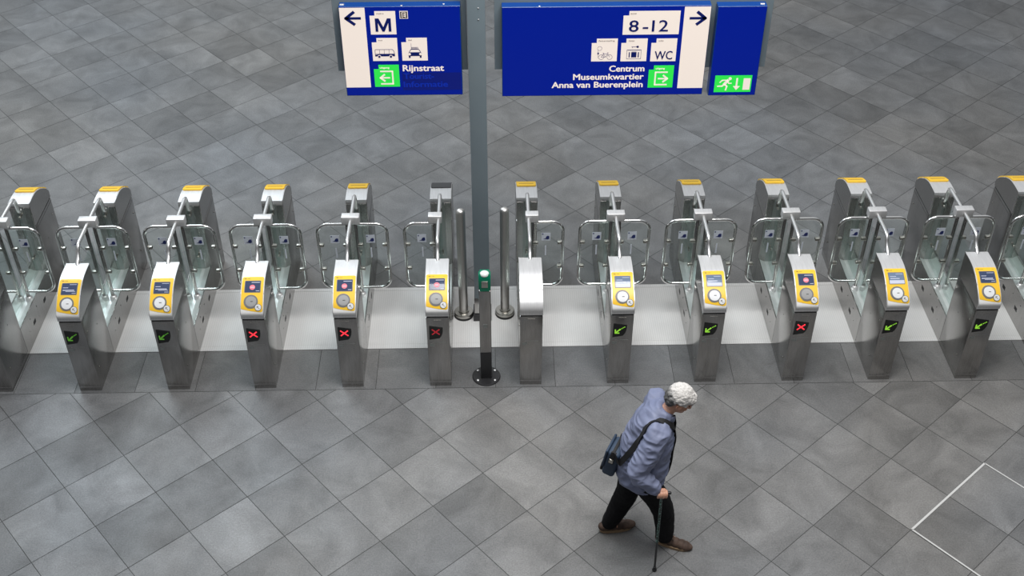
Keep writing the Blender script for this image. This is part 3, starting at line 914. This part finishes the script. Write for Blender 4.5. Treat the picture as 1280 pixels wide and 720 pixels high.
def b_bike(bm):
    circ(bm, .992, 3.118, .024, .0025); circ(bm, 1.068, 3.118, .024, .0025)
    stroke(bm, [(.992, 3.118), (1.012, 3.150), (1.050, 3.150), (1.068, 3.118)], .0028, 2)
    stroke(bm, [(1.012, 3.150), (1.030, 3.118), (1.050, 3.150)], .0028, 2); stroke(bm, [(.992, 3.118), (1.03, 3.118)], .0028, 2)
    stroke(bm, [(1.044, 3.162), (1.056, 3.16)], .004, 2); stroke(bm, [(1.006, 3.158), (1.016, 3.158)], .004, 2)
    circ(bm, .975, 3.205, .020, .0022); stroke(bm, [(.962, 3.19), (.962, 3.11)], .0022, 2); rect(bm, .956, .970, 3.148, 3.164, 3)
sp('pictogram', b_bike, [M_SINK], c)
c = sp('pictogram_card', card(1.168, 1.402, 3.073, 3.299), M_SWHITE, t)
word('caption', 'kluizen', 1.232, 1.285, 3.273, .012, c, M_SBLACK)
def b_case(bm):
    stroke(bm, [(1.222, 3.098), (1.350, 3.098), (1.350, 3.188), (1.222, 3.188), (1.222, 3.098)], .003, 2)
    stroke(bm, [(1.228, 3.183), (1.344, 3.183)], .0025, 2)
    rect(bm, 1.262, 1.310, 3.112, 3.164, 2); rect(bm, 1.240, 1.250, 3.112, 3.164, 2); rect(bm, 1.322, 1.332, 3.112, 3.164, 2)
    stroke(bm, [(1.266, 3.168), (1.306, 3.168)], .003, 2)
    stroke(bm, [(1.262, 3.218), (1.318, 3.218)], .004, 2); disc(bm, 1.316, 3.218, .011, 2); stroke(bm, [(1.27, 3.218), (1.27, 3.208)], .004, 2)
sp('pictogram', b_case, [M_SINK], c)
c = sp('pictogram_card', card(1.438, 1.668, 3.070, 3.297), M_SWHITE, t)
word('caption', 'toilet', 1.500, 1.545, 3.271, .012, c, M_SBLACK)
word('letter_mark', 'WC', 1.474, 1.636, 3.090, .082, c, M_SINK, .02)
c = sp('exit_card', card(1.434, 1.662, 2.800, 3.027), M_SGREEN, t); c['label'] = 'green exit arrow panel'
def b_ex2(bm):
    b_exit(1.434, True)(bm)
    for v in bm.verts: v.co.z -= .038
sp('pictogram', b_ex2, M_SWHITE, c)
word('caption', 'uitgang', 1.495, 1.578, 2.990, .017, c, M_SWHITE, .04)
word('place_name', 'Centrum', 1.070, 1.393, 2.972, .058, t, M_SWHITE, .045)
word('place_name', 'Museumkwartier', .744, 1.391, 2.890, .058, t, M_SWHITE, .045)
word('place_name', 'Anna van Buerenplein', .550, 1.388, 2.809, .058, t, M_SWHITE, .045)
sp('fastener', lambda bm: box(bm, .42, .435, YF + .005, YF + .02, 3.608, 3.617, .002, 1), M_CAP, t)
fix(t)

# emergency exit sign
t = sign('exit_sign', 'narrow blue lit sign with green running man, down arrow and door', 2.002, 2.438, 2.708, 3.600)
t['category'] = 'exit sign'
c = sp('exit_panel', lambda bm: rect(bm, 2.050, 2.390, 2.745, 2.917, 1), M_SGREEN, t); c['label'] = 'green backlit exit panel'
def b_run(bm):
    disc(bm, 2.188, 2.884, .015, 2)
    stroke(bm, [(2.170, 2.866), (2.140, 2.826)], .026, 2)                    # trunk
    stroke(bm, [(2.168, 2.868), (2.118, 2.868), (2.098, 2.846)], .011, 2)     # rear arm
    stroke(bm, [(2.168, 2.860), (2.180, 2.836), (2.204, 2.836)], .010, 2)     # front arm
    stroke(bm, [(2.142, 2.826), (2.166, 2.806), (2.158, 2.766)], .014, 2)     # front leg
    stroke(bm, [(2.140, 2.824), (2.122, 2.808), (2.080, 2.806)], .013, 2)     # rear leg
    stroke(bm, [(2.254, 2.884), (2.254, 2.800)], .016, 2)
    flat(bm, [(2.222, 2.806), (2.288, 2.806), (2.255, 2.766)], 2)
    rect(bm, 2.314, 2.378, 2.768, 2.886, 2)
sp('pictogram', b_run, M_SWHITE, c)
sp('fastener', lambda bm: box(bm, 2.38, 2.42, YF + .03, YF + .055, 3.598, 3.607, .003, 1), M_CAP, t)
fix(t)

# ------------------------------------------------------------------ person
def remesh(bm, name, voxel, smooth_it, mats, ripple=None, parent=None):
    me = bpy.data.meshes.new(name + '_raw'); bmesh.ops.recalc_face_normals(bm, faces=bm.faces); bm.to_mesh(me); bm.free()
    ob = bpy.data.objects.new(name + '_raw', me); COL.objects.link(ob)
    m = ob.modifiers.new('r', 'REMESH'); m.mode = 'VOXEL'; m.voxel_size = voxel; m.use_smooth_shade = True
    if smooth_it:
        s = ob.modifiers.new('s', 'SMOOTH'); s.factor = .5; s.iterations = smooth_it
    dg = bpy.context.evaluated_depsgraph_get()
    out = bpy.data.meshes.new_from_object(ob.evaluated_get(dg))
    bpy.data.objects.remove(ob); bpy.data.meshes.remove(me)
    out.name = name
    if ripple:
        nr = [v.normal.copy() for v in out.vertices]
        for v, n in zip(out.vertices, nr): v.co += n * ripple(v.co, n)
    out.materials.clear()
    for q in (mats if isinstance(mats, (list, tuple)) else [mats]): out.materials.append(q)
    out.polygons.foreach_set('use_smooth', [True] * len(out.polygons)); out.update()
    return out

def loft(bm, rings, n=28):
    """closed body from horizontal-ish elliptic rings (cx, cy, cz, rx, ry, tilt about y)"""
    R = []
    for cx, cy, cz, rx, ry, tilt, yaw in rings:
        M = Matrix.Translation((cx, cy, cz)) @ Matrix.Rotation(yaw, 4, 'Z') @ Matrix.Rotation(tilt, 4, 'Y')
        R.append([bm.verts.new(M @ Vector((rx * math.cos(2 * PI * k / n), ry * math.sin(2 * PI * k / n), 0))) for k in range(n)])
    for A, B in zip(R, R[1:]):
        for k in range(n): bm.faces.new((A[k], A[(k + 1) % n], B[(k + 1) % n], B[k]))
    bm.faces.new(R[0]); bm.faces.new(R[-1])
def limb(bm, pts, rad, n=18):
    q = catmull([tuple(p) + (r,) for p, r in zip(pts, rad)], 6)
    tube(bm, [p[:3] for p in q], [p[3] for p in q], n)
    ball(bm, q[0][:3], q[0][3]); ball(bm, q[-1][:3], q[-1][3])

M_SKIN = noise_mix(mat('skin', (.55, .3, .2), .5), 14, (.50, .25, .16), (.60, .34, .24))
M_SKIN.node_tree.nodes['Principled BSDF'].inputs['Subsurface Weight'].default_value = .05
M_JACKET = noise_mix(mat('blue_grey_jacket_fabric', (.2, .22, .33), .6), 3, (.145, .168, .268), (.185, .208, .315), bump=.25, bscale=22)
M_TROU = noise_mix(mat('black_trouser_cloth', (.01, .01, .012), .8), 5, (.004, .004, .005), (.009, .009, .010), bump=.3, bscale=14)
M_TROU.node_tree.nodes['Principled BSDF'].inputs['Specular IOR Level'].default_value = .15
M_BAG = noise_mix(mat('navy_bag_canvas', (.02, .04, .08), .6), 6, (.018, .035, .065), (.03, .055, .10), bump=.2, bscale=30)
M_STRAP = mat('black_webbing', (.008, .008, .009), .7)
M_SHOE = noise_mix(mat('brown_suede', (.1, .06, .04), .75), 12, (.045, .026, .018), (.11, .068, .05))
M_SOLE = mat('tan_rubber_sole', (.25, .17, .1), .7)
M_LACE = mat('dark_lace', (.02, .015, .012), .8)

HC = Vector((1.478, -1.848, 1.588))      # head centre
HR = Matrix.Rotation(math.radians(-8), 4, 'Z') @ Matrix.Rotation(math.radians(30), 4, 'Y')   # faces +x, tipped down
def H(x, y, z): return HC + (HR @ Vector((x, y, z)))
person = thing('person', 'grey-haired person in blue-grey jacket and black trousers walking with a cane, one leg ahead', 'person', (1.28, -1.95, 0))
PI0 = Matrix.Translation(person.location).inverted()
def pp(name, me, parent=None):
    o = link(name, me, parent or person)
    if parent is None: o.matrix_parent_inverse = PI0
    return o

SR, ER, WR = Vector((1.285, -2.035, 1.375)), Vector((1.135, -2.165, 1.085)), Vector((1.285, -2.205, .925))
SL_, EL, WL = Vector((1.315, -1.665, 1.40)), Vector((1.33, -1.60, 1.12)), Vector((1.41, -1.72, .97))
HL, KL, AL = Vector((1.165, -1.83, .86)), Vector((1.115, -1.84, .47)), Vector((.985, -1.855, .10))
HRr, KR, AR = Vector((1.20, -1.985, .86)), Vector((1.40, -2.01, .47)), Vector((1.462, -2.015, .10))

def b_person_body():
    bm = bmesh.new()
    # skull, face, jaw
    ball(bm, H(-.012, 0, .018), .1, 1.0, .80, .98, 28, 18, HR)
    ball(bm, H(.022, 0, -.028), .1, .74, .68, .98, 24, 16, HR)
    ball(bm, H(.052, 0, -.085), .042, 1, 1.0, .8, 18, 12, HR)
    ball(bm, H(.075, 0, .028), .032, .7, 1.7, .55, 16, 10, HR)       # brow
    for s in (-1, 1):
        ball(bm, H(.058, s * .040, -.030), .026, .9, 1, .9, 14, 10, HR)   # cheek
        ball(bm, H(-.010, s * .086, -.012), .032, .66, .34, 1.05, 16, 12, HR @ Matrix.Rotation(s * .35, 4, 'Z'))  # ear
        ball(bm, H(-.002, s * .080, -.038), .012, .8, .6, 1, 10, 8, HR)
    tube(bm, [H(.088, 0, .018), H(.101, 0, -.010), H(.110, 0, -.028)], [.009, .012, .014], 10)
    ball(bm, H(.108, 0, -.030), .0145, 1, 1.15, .8, 12, 8, HR)
    ball(bm, H(.084, 0, -.064), .012, .9, 2.0, .55, 12, 8, HR)
    ball(bm, H(.082, 0, -.078), .012, .8, 1.8, .55, 12, 8, HR)
    for s in (-1, 1):      # rim of the ear, wing of the nose
        tube(bm, [H(-.010 + .019 * math.cos(a), s * .097, -.008 + .029 * math.sin(a)) for a in (-.9, -.2, .5, 1.2, 1.9, 2.6, 3.3, 3.9)], .0042, 8)
        ball(bm, H(.098, s * .011, -.034), .0085, 1, 1, .8, 10, 8, HR)
    limb(bm, [H(-.02, 0, -.05), (1.385, -1.85, 1.48), (1.33, -1.85, 1.40)], [.056, .058, .07])
    # trunk under the clothes
    loft(bm, [(1.18, -1.905, .80, .10, .13, 0, 0), (1.17, -1.90, .95, .11, .135, 0, 0), (1.20, -1.88, 1.12, .10, .13, .1, 0), (1.26, -1.86, 1.28, .105, .15, .3, 0), (1.31, -1.85, 1.40, .08, .14, .4, 0), (1.34, -1.85, 1.45, .05, .06, .4, 0)])
    limb(bm, [SR, ER, WR + Vector((-.004, 0, .0))], [.05, .042, .028])
    limb(bm, [SL_, EL, WL], [.05, .042, .028])
    for a, k, f in ((HL, KL, AL), (HRr, KR, AR)):
        limb(bm, [a, k, f], [.078, .055, .038])
        limb(bm, [f, f + Vector((.06, 0, -.045))], [.035, .03])
    # right hand over the cane handle: palm, four fingers, thumb
    hx = Vector((.985, -.02, .08)).normalized()
    def Q(a, y, z): return Vector((1.337, -2.222, .893)) + hx * a + Vector((0, y, z))
    limb(bm, [WR, Q(-.03, .004, .026), Q(.015, .0, .026)], [.028, .026, .024])
    ball(bm, Q(0, 0, .024), .034, 1.25, .95, .5, 20, 12)
    for i, (a, L) in enumerate([(.036, 1.0), (.014, 1.08), (-.009, 1.0), (-.030, .82)]):
        limb(bm, [Q(a, -.006, .030), Q(a, -.030, .026 * L), Q(a - .001, -.040 * L ** .5, .002), Q(a - .003, -.030, -.020 * L), Q(a - .004, -.014, -.026 * L)], [.0105, .0105, .0095, .009, .0078], 12)
    limb(bm, [Q(-.034, .018, .020), Q(-.012, .032, .008), Q(.014, .030, -.004), Q(.036, .022, -.006)], [.014, .0125, .0105, .009], 12)
    # left hand resting in the pocket
    ball(bm, WL + Vector((.0, -.02, -.03)), .035, 1, .6, 1.2)
    for i in range(4):
        limb(bm, [WL + Vector((-.025 + .017 * i, -.03, -.05)), WL + Vector((-.028 + .018 * i, -.045, -.085)), WL + Vector((-.03 + .018 * i, -.05, -.11))], [.009, .0085, .007], 8)
    limb(bm, [WL + Vector((-.03, -.02, -.02)), WL + Vector((-.045, -.04, -.055)), WL + Vector((-.045, -.05, -.08))], [.011, .01, .008], 8)
    return remesh(bm, 'body', .0042, 3, M_SKIN)
pp('body', b_person_body())
eye_m = mat('dark_eye', (.02, .015, .01), .2)
for s in (-1, 1):
    bm = bmesh.new(); ball(bm, H(.0805, s * .032, .006), .0105, .6, 1.3, .7, 12, 8, HR)
    pp('eye', mesh_of(bm, 'eye', eye_m, True))
    bm = bmesh.new(); limb(bm, [H(.089, s * .012, .030), H(.093, s * .032, .036), H(.082, s * .052, .030)], [.004, .005, .003], 8)
    pp('eyebrow', mesh_of(bm, 'eyebrow', mat('grey_brow', (.35, .33, .31), .9), True))

bm = bmesh.new(); tube(bm, [H(.074, -.026, -.073), H(.091, -.012, -.070), H(.095, 0, -.0705), H(.091, .012, -.070), H(.074, .026, -.073)], [.003, .005, .0055, .005, .003], 8)
pp('lips', mesh_of(bm, 'lips', mat('lips', (.42, .15, .12), .5), True))
# hair
def b_hair():
    bm = bmesh.new()
    ball(bm, H(-.020, 0, .034), .118, .99, .86, .92, 32, 20, HR)
    ball(bm, H(-.060, 0, -.006), .090, .80, .93, 1.0, 26, 16, HR)
    ball(bm, H(.045, 0, .066), .066, .9, 1.15, .75, 20, 12, HR)
    for s in (-1, 1): ball(bm, H(-.058, s * .056, -.006), .040, .95, .60, .9, 16, 10, HR)
    def rip(co, n):
        p = co * 34; w = noise.noise(Vector((p.x, p.y * 1.3, p.z))) * .008 + noise.noise(co * 90) * .0035
        loc = HR.inverted() @ (co - HC)
        return w
    me = remesh(bm, 'hair', .004, 2, M_HAIR, rip)
    # keep the face clear: drop faces in front of and below the hairline
    b2 = bmesh.new(); b2.from_mesh(me); inv = HR.inverted()
    kill = []
    for f in b2.faces:
        l = inv @ (f.calc_center_median() - HC)
        if l.x > .040 and l.z < .052: kill.append(f)
        elif -.050 < l.x <= .040 and l.z < .020: kill.append(f)
        elif l.z < -.078: kill.append(f)
    bmesh.ops.delete(b2, geom=kill, context='FACES')
    b2.to_mesh(me); b2.free()
    return me
M_HAIR = mat('grey_white_hair', (.6, .58, .56), .75)
nt = M_HAIR.node_tree
tc = nd(M_HAIR, 'ShaderNodeTexCoord'); no = nd(M_HAIR, 'ShaderNodeTexNoise'); no.inputs['Scale'].default_value = 30; no.inputs['Detail'].default_value = 5
nt.links.new(tc.outputs['Object'], no.inputs['Vector'])
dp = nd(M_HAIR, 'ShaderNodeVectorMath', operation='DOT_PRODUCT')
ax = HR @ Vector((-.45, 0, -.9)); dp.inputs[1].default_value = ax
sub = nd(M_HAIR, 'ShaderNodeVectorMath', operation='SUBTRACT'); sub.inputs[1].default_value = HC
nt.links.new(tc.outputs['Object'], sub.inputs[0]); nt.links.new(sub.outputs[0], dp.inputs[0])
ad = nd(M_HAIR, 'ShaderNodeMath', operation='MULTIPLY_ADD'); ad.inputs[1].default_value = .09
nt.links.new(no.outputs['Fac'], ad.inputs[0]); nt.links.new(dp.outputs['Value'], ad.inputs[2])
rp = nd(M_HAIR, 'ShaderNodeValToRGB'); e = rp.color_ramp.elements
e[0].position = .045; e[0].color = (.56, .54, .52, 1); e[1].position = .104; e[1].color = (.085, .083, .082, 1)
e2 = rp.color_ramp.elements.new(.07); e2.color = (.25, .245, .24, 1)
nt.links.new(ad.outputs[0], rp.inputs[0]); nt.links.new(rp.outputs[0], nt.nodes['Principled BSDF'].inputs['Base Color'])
pp('hair', b_hair())

# jacket
def jacket_rip(co, n):
    p = Vector((co.x * 5.5, co.y * 4, co.z * 9))
    a = noise.noise(p + Vector((3, 1, 4)))
    r = (1 - abs(a) * 2.2)
    b = noise.noise(Vector((co.x * 14 + co.z * 8, co.y * 9, co.z * 16)))
    c = noise.noise(Vector((co.x * 7 + co.z * 16, co.y * 7, co.z * 11 - co.x * 9)))
    return .011 * max(r, -.3) * .8 + .004 * b + .008 * (1 - abs(c) * 3)
def b_jacket():
    bm = bmesh.new()
    loft(bm, [(1.205, -1.90, .745, .190, .200, .10, 0), (1.21, -1.90, .80, .208, .212, .08, 0), (1.21, -1.90, .93, .212, .205, 0, 0), (1.225, -1.885, 1.07, .207, .198, .08, 0),
              (1.258, -1.87, 1.20, .198, .20, .2, -.1), (1.282, -1.86, 1.32, .172, .205, .35, -.15), (1.305, -1.855, 1.42, .120, .185, .45, -.15), (1.345, -1.85, 1.475, .085, .11, .5, -.1), (1.36, -1.85, 1.495, .075, .085, .5, 0)])
    limb(bm, [SR + Vector((.0, .03, -.01)), SR, (SR + ER) / 2 + Vector((-.004, -.01, 0)), ER, (ER + WR) / 2, WR + Vector((-.012, 0, .012))], [.10, .098, .088, .080, .068, .056])
    limb(bm, [SL_ + Vector((0, -.04, 0)), SL_, (SL_ + EL) / 2, EL, (EL + WL) / 2 + Vector((.02, .01, 0)), WL + Vector((0, -.015, -.04))], [.10, .095, .084, .078, .070, .060])
    ball(bm, (1.36, -1.80, .90), .09, .8, 1.2, 1.4)      # front hanging forward
    return remesh(bm, 'jacket', .007, 4, M_JACKET, jacket_rip)
jk = b_jacket(); pp('jacket', jk)
# collar
bm = bmesh.new()
cp = []
for k in range(20):
    a = -2.5 + 5.0 * k / 19
    cp.append(Vector((1.372 - .078 * math.cos(a), -1.85 + .083 * math.sin(a), 1.493 - .065 * (-math.cos(a) * .5 + .5) * 1.3)))
tube(bm, cp, [.020] * 20, 10, flat=(.55, 1.5))
pp('collar', mesh_of(bm, 'collar', M_JACKET, True))
bm = bmesh.new()
zp = [Vector((1.438, -1.862, 1.42)), Vector((1.452, -1.868, 1.34)), Vector((1.45, -1.872, 1.25))]
tube(bm, zp, .012, 8)
pp('inner_collar', mesh_of(bm, 'inner_collar', M_TROU, True))

bv = BVHTree.FromPolygons([v.co.copy() for v in jk.vertices], [tuple(p.vertices) for p in jk.polygons])
bm = bmesh.new(); lp = []
for k in range(14):
    q = Vector((1.60, -1.885 - .03 * k / 13, 1.27 - .50 * k / 13)); hit = bv.ray_cast(q, Vector((-1, 0, 0)))
    lp.append((hit[0] if hit[0] is not None else Vector((1.40, q.y, q.z))))
for _ in range(3): lp = [lp[0]] + [(lp[k - 1] + lp[k] * 2 + lp[k + 1]) / 4 for k in range(1, len(lp) - 1)] + [lp[-1]]
tube(bm, lp, [.018 + .008 * math.sin(PI * k / 13) for k in range(14)], 12, flat=(1.0, .8))
pp('jacket_lining', mesh_of(bm, 'jacket_lining', M_TROU, True))
# trousers
def tr_rip(co, n):
    return .009 * noise.noise(Vector((co.x * 9, co.y * 9, co.z * 7))) + .004 * noise.noise(co * 30)
bm = bmesh.new()
loft(bm, [(1.18, -1.905, .70, .12, .155, 0, 0), (1.18, -1.905, .80, .135, .165, 0, 0), (1.18, -1.90, .95, .13, .16, 0, 0)])
limb(bm, [HL + Vector((0, 0, -.03)), (HL + KL) / 2, KL, (KL + AL) / 2, AL + Vector((.0, 0, .01))], [.115, .108, .098, .088, .075])
limb(bm, [HRr + Vector((0, 0, -.03)), (HRr + KR) / 2, KR, (KR + AR) / 2, AR + Vector((-.012, 0, .012))], [.118, .112, .100, .088, .076])
pp('trousers', remesh(bm, 'trousers', .008, 4, M_TROU, tr_rip))

def shoe(heel, toe, lift=0.0):
    heel, toe = Vector(heel), Vector(toe)
    d = (toe - heel); L = d.length; a = math.atan2(d.y, d.x)
    M = Matrix.Translation((heel.x, heel.y, 0)) @ Matrix.Rotation(a, 4, 'Z')
    up = bmesh.new()
    rings = [(.03, .040, .030, .072), (.07, .044, .042, .075), (.12, .046, .044, .068), (.17, .047, .036, .052), (.22, .051, .032, .044), (.255, .049, .028, .038), (L - .040, .044, .024, .034), (L - .028, .036, .020, .030)]
    for x, w, h, z in rings: ball(up, M @ Vector((x, 0, z - h * .25)), 1, .045, w, h + .012, 18, 12, Matrix.Rotation(a, 4, 'Z'))
    ball(up, M @ Vector((.055, 0, .085)), 1, .042, .036, .03, 16, 10, Matrix.Rotation(a, 4, 'Z'))
    me = remesh(up, 'shoe', .005, 4, M_SHOE)
    b = bmesh.new()
    pts = []
    for k in range(40):
        t = 2 * PI * k / 40; x = L / 2 - L / 2 * math.cos(t)
        w = (.040 + .012 * math.sin(PI * min(max((x - .08) / .22, 0), 1))) * min(1, math.sqrt(max(math.sin(t / 1) ** 2, 0)) * 1.35 + .0)
        y = math.copysign(min(w, .052), math.sin(t)) if abs(math.sin(t)) > 1e-6 else 0
        v = M @ Vector((x, y, 0)); pts.append((v.x, v.y))
    prism(b, pts, 'z', 0.001, .026)
    bmesh.ops.bevel(b, geom=[e for e in b.edges if abs(e.verts[0].co.z - e.verts[1].co.z) < 1e-5], offset=.005, segments=2, affect='EDGES')
    sh = pp('shoe', me)
    link('sole', mesh_of(b, 'sole', M_SOLE, True, .6), sh)
    l = bmesh.new()
    for k in range(4):
        x = .115 + k * .024; z = .108 - k * .016
        tube(l, [M @ Vector((x, -.024, z - .012)), M @ Vector((x + .006, 0, z)), M @ Vector((x + .012, .024, z - .012))], .0035, 6)
    for s in (-1, 1):
        tube(l, [M @ Vector((.115, 0, .108)), M @ Vector((.125, s * .028, .120)), M @ Vector((.150, s * .034, .098)), M @ Vector((.14, s * .01, .10))], .003, 6)
    link('laces', mesh_of(l, 'laces', M_LACE, True), sh)
shoe((.898, -1.875), (1.207, -1.812))
shoe((1.385, -1.992), (1.675, -2.088))

# cane
t = thing('walking_cane', 'slim black cane with green speckled shaft held upright by the walking person', 'walking cane', (1.335, -2.305, 0))
hx = Vector((.985, -.02, .08)).normalized()
top = Vector((1.337, -2.222, .893)); tip = Vector((1.335, -2.305, .0))
m = mat('green_speckled_shaft', (.02, .05, .04), .3)
nt = m.node_tree; tc = nd(m, 'ShaderNodeTexCoord'); vr = nd(m, 'ShaderNodeTexVoronoi'); vr.inputs['Scale'].default_value = 75
nt.links.new(tc.outputs['Object'], vr.inputs['Vector'])
rp = nd(m, 'ShaderNodeValToRGB'); rp.color_ramp.elements[0].position = .25; rp.color_ramp.elements[0].color = (.16, .32, .28, 1)
rp.color_ramp.elements[1].position = .45; rp.color_ramp.elements[1].color = (.012, .025, .022, 1)
nt.links.new(vr.outputs['Distance'], rp.inputs[0]); nt.links.new(rp.outputs[0], nt.nodes['Principled BSDF'].inputs['Base Color'])
o0 = t.location
bm = bmesh.new(); d = tip - top
tube(bm, [top - o0, top + d * .62 - o0], .0115, 14)
link('shaft', mesh_of(bm, 'shaft', m, True, .6), t)
bm = bmesh.new(); tube(bm, [top + d * .61 - o0, top + d * .965 - o0], .0095, 14)
link('lower_shaft', mesh_of(bm, 'lower_shaft', M_BLACKPAINT, True, .6), t)
bm = bmesh.new(); lathe(bm, [(0, .001), (.019, .001), (.020, .012), (.014, .022), (.0125, .05), (0, .05)], n=18)
link('rubber_tip', mesh_of(bm, 'rubber_tip', M_BLACK, True, .6), t)
bm = bmesh.new(); tube(bm, [top + hx * a + Vector((0, 0, -.004 if abs(a) < .05 else 0)) - o0 for a in (-.060, -.04, -.01, .02, .05, .068)], [.009, .012, .0125, .013, .014, .012], 14)
ball(bm, top + hx * .066 - o0, .0145); ball(bm, top - hx * .058 - o0, .0095)
link('handle', mesh_of(bm, 'handle', M_BLACKPAINT, True, .8), t)

# shoulder bag
t = thing('shoulder_bag', 'dark navy shoulder bag hanging behind the hip of the walking person', 'bag', (.962, -1.84, .795))
Mb = Matrix.Rotation(math.radians(-26), 4, 'Z') @ Matrix.Rotation(math.radians(10), 4, 'Y')
def bagpart(name, b, mt, par=None, sm=True):
    bm = bmesh.new(); b(bm)
    for v in bm.verts: v.co = Mb @ v.co
    return link(name, mesh_of(bm, name, mt, sm, .7), par or t)
def b_bag(bm):
    box(bm, -.055, .055, -.11, .11, 0.0, .285, .028, 4)
bg = bagpart('bag_body', b_bag, M_BAG)
bagpart('flap', lambda bm: box(bm, -.072, -.050, -.112, .112, .085, .291, .012, 3), M_BAG, bg)
bagpart('pocket', lambda bm: box(bm, -.078, -.052, -.09, .09, .015, .115, .012, 3), M_STRAP, bg)
bagpart('zip_trim', lambda bm: box(bm, -.020, .005, -.113, .113, .278, .292, .004, 2), M_STRAP, bg)
for s in (-1, 1):
    bagpart('strap_tab', lambda bm: box(bm, -.024, .020, s * .110 - .009, s * .110 + .009, .17, .315, .004, 2), M_STRAP, bg)
    bagpart('buckle', lambda bm: box(bm, -.020, .016, s * .123 - .005, s * .123 + .005, .19, .235, .003, 2), M_CLAMP, bg)
# strap following the jacket
bv = BVHTree.FromPolygons([v.co.copy() for v in jk.vertices], [tuple(p.vertices) for p in jk.polygons])
way = [(1.00, -1.985, .985), (1.045, -2.02, 1.10), (1.10, -2.03, 1.22), (1.16, -2.03, 1.34), (1.235, -2.0, 1.42), (1.31, -1.965, 1.44), (1.39, -1.94, 1.40), (1.43, -1.90, 1.32), (1.45, -1.82, 1.22), (1.43, -1.72, 1.12), (1.36, -1.62, 1.06), (1.22, -1.60, 1.02), (1.08, -1.64, 1.0)]
cur = catmull(way, 6)
P, N = [], []
for p in cur:
    lo, no_, ix, dd = bv.find_nearest(Vector(p))
    P.append(lo); N.append(no_)
for _ in range(4):
    P = [P[0]] + [(P[i - 1] + P[i] * 2 + P[i + 1]) / 4 for i in range(1, len(P) - 1)] + [P[-1]]
    N = [N[0]] + [((N[i - 1] + N[i] * 2 + N[i + 1]) / 4).normalized() for i in range(1, len(N) - 1)] + [N[-1]]
endA = Vector(t.location) + Mb @ Vector((0, -.118, .32)); endB = Vector(t.location) + Mb @ Vector((0, .118, .32))
P = [endA] + [p + n * .017 for p, n in zip(P, N)] + [endB]; N = [N[0]] + N + [N[-1]]
bm = bmesh.new(); rows = []
for i in range(len(P)):
    tg = (P[min(i + 1, len(P) - 1)] - P[max(i - 1, 0)]).normalized(); w = N[i].cross(tg).normalized() * .024; n = N[i] * .0025
    q = P[i] - Vector(t.location)
    rows.append([bm.verts.new(q - w - n), bm.verts.new(q + w - n), bm.verts.new(q + w + n), bm.verts.new(q - w + n)])
for A, B in zip(rows, rows[1:]):
    for k in range(4): bm.faces.new((A[k], A[(k + 1) % 4], B[(k + 1) % 4], B[k]))
bm.faces.new(rows[0]); bm.faces.new(rows[-1])
link('strap', mesh_of(bm, 'strap', M_STRAP, True, .8), t)

# ------------------------------------------------------------------ light
w = bpy.data.worlds.new('station_hall'); scene.world = w; w.use_nodes = True
nt = w.node_tree; bg = nt.nodes['Background']
# bright roof and open far end of the hall, dim wall behind the viewer's side
tc = nt.nodes.new('ShaderNodeTexCoord'); dt = nt.nodes.new('ShaderNodeVectorMath'); dt.operation = 'DOT_PRODUCT'
dt.inputs[1].default_value = (-.10, .36, 1.0)
nt.links.new(tc.outputs['Generated'], dt.inputs[0])
rp = nt.nodes.new('ShaderNodeValToRGB'); e = rp.color_ramp.elements
e[0].position = 0.0; e[0].color = (.10, .10, .10, 1)
e[1].position = 1.0; e[1].color = (1.0, 1.0, 1.0, 1)
a = rp.color_ramp.elements.new(.22); a.color = (.24, .24, .245, 1)
a = rp.color_ramp.elements.new(.55); a.color = (.62, .65, .69, 1)
a = rp.color_ramp.elements.new(.80); a.color = (.95, .98, 1, 1)
nt.links.new(dt.outputs['Value'], rp.inputs[0]); nt.links.new(rp.outputs[0], bg.inputs[0]); bg.inputs[1].default_value = 0.62

def area(name, loc, target, sx_, sy_, power, col=(1, 1, 1)):
    l = bpy.data.lights.new(name, 'AREA'); l.shape = 'RECTANGLE'; l.size = sx_; l.size_y = sy_; l.energy = power; l.color = col
    o = bpy.data.objects.new(name, l); COL.objects.link(o); o.location = loc
    o.rotation_euler = (Vector(target) - Vector(loc)).to_track_quat('-Z', 'Y').to_euler()
    return o
area('added_centre_light', (1.3, -1.6, 10.5), (1.3, -1.2, 0), 5, 4, 1020, (1, .985, .965))  # added area light: bright pool in the centre, falling off towards the corners
area('added_rear_light', (-7, 8, 11), (-5, 6, 0), 6, 5, 1000, (.82, .93, 1))  # added cool area light that lifts the floor at the rear left

scene.cycles.transparent_max_bounces = 32
scene.view_settings.view_transform = 'Standard'
scene.view_settings.look = 'None'
scene.view_settings.gamma = 1
scene.view_settings.use_curve_mapping = False
scene.view_settings.exposure = 0.0
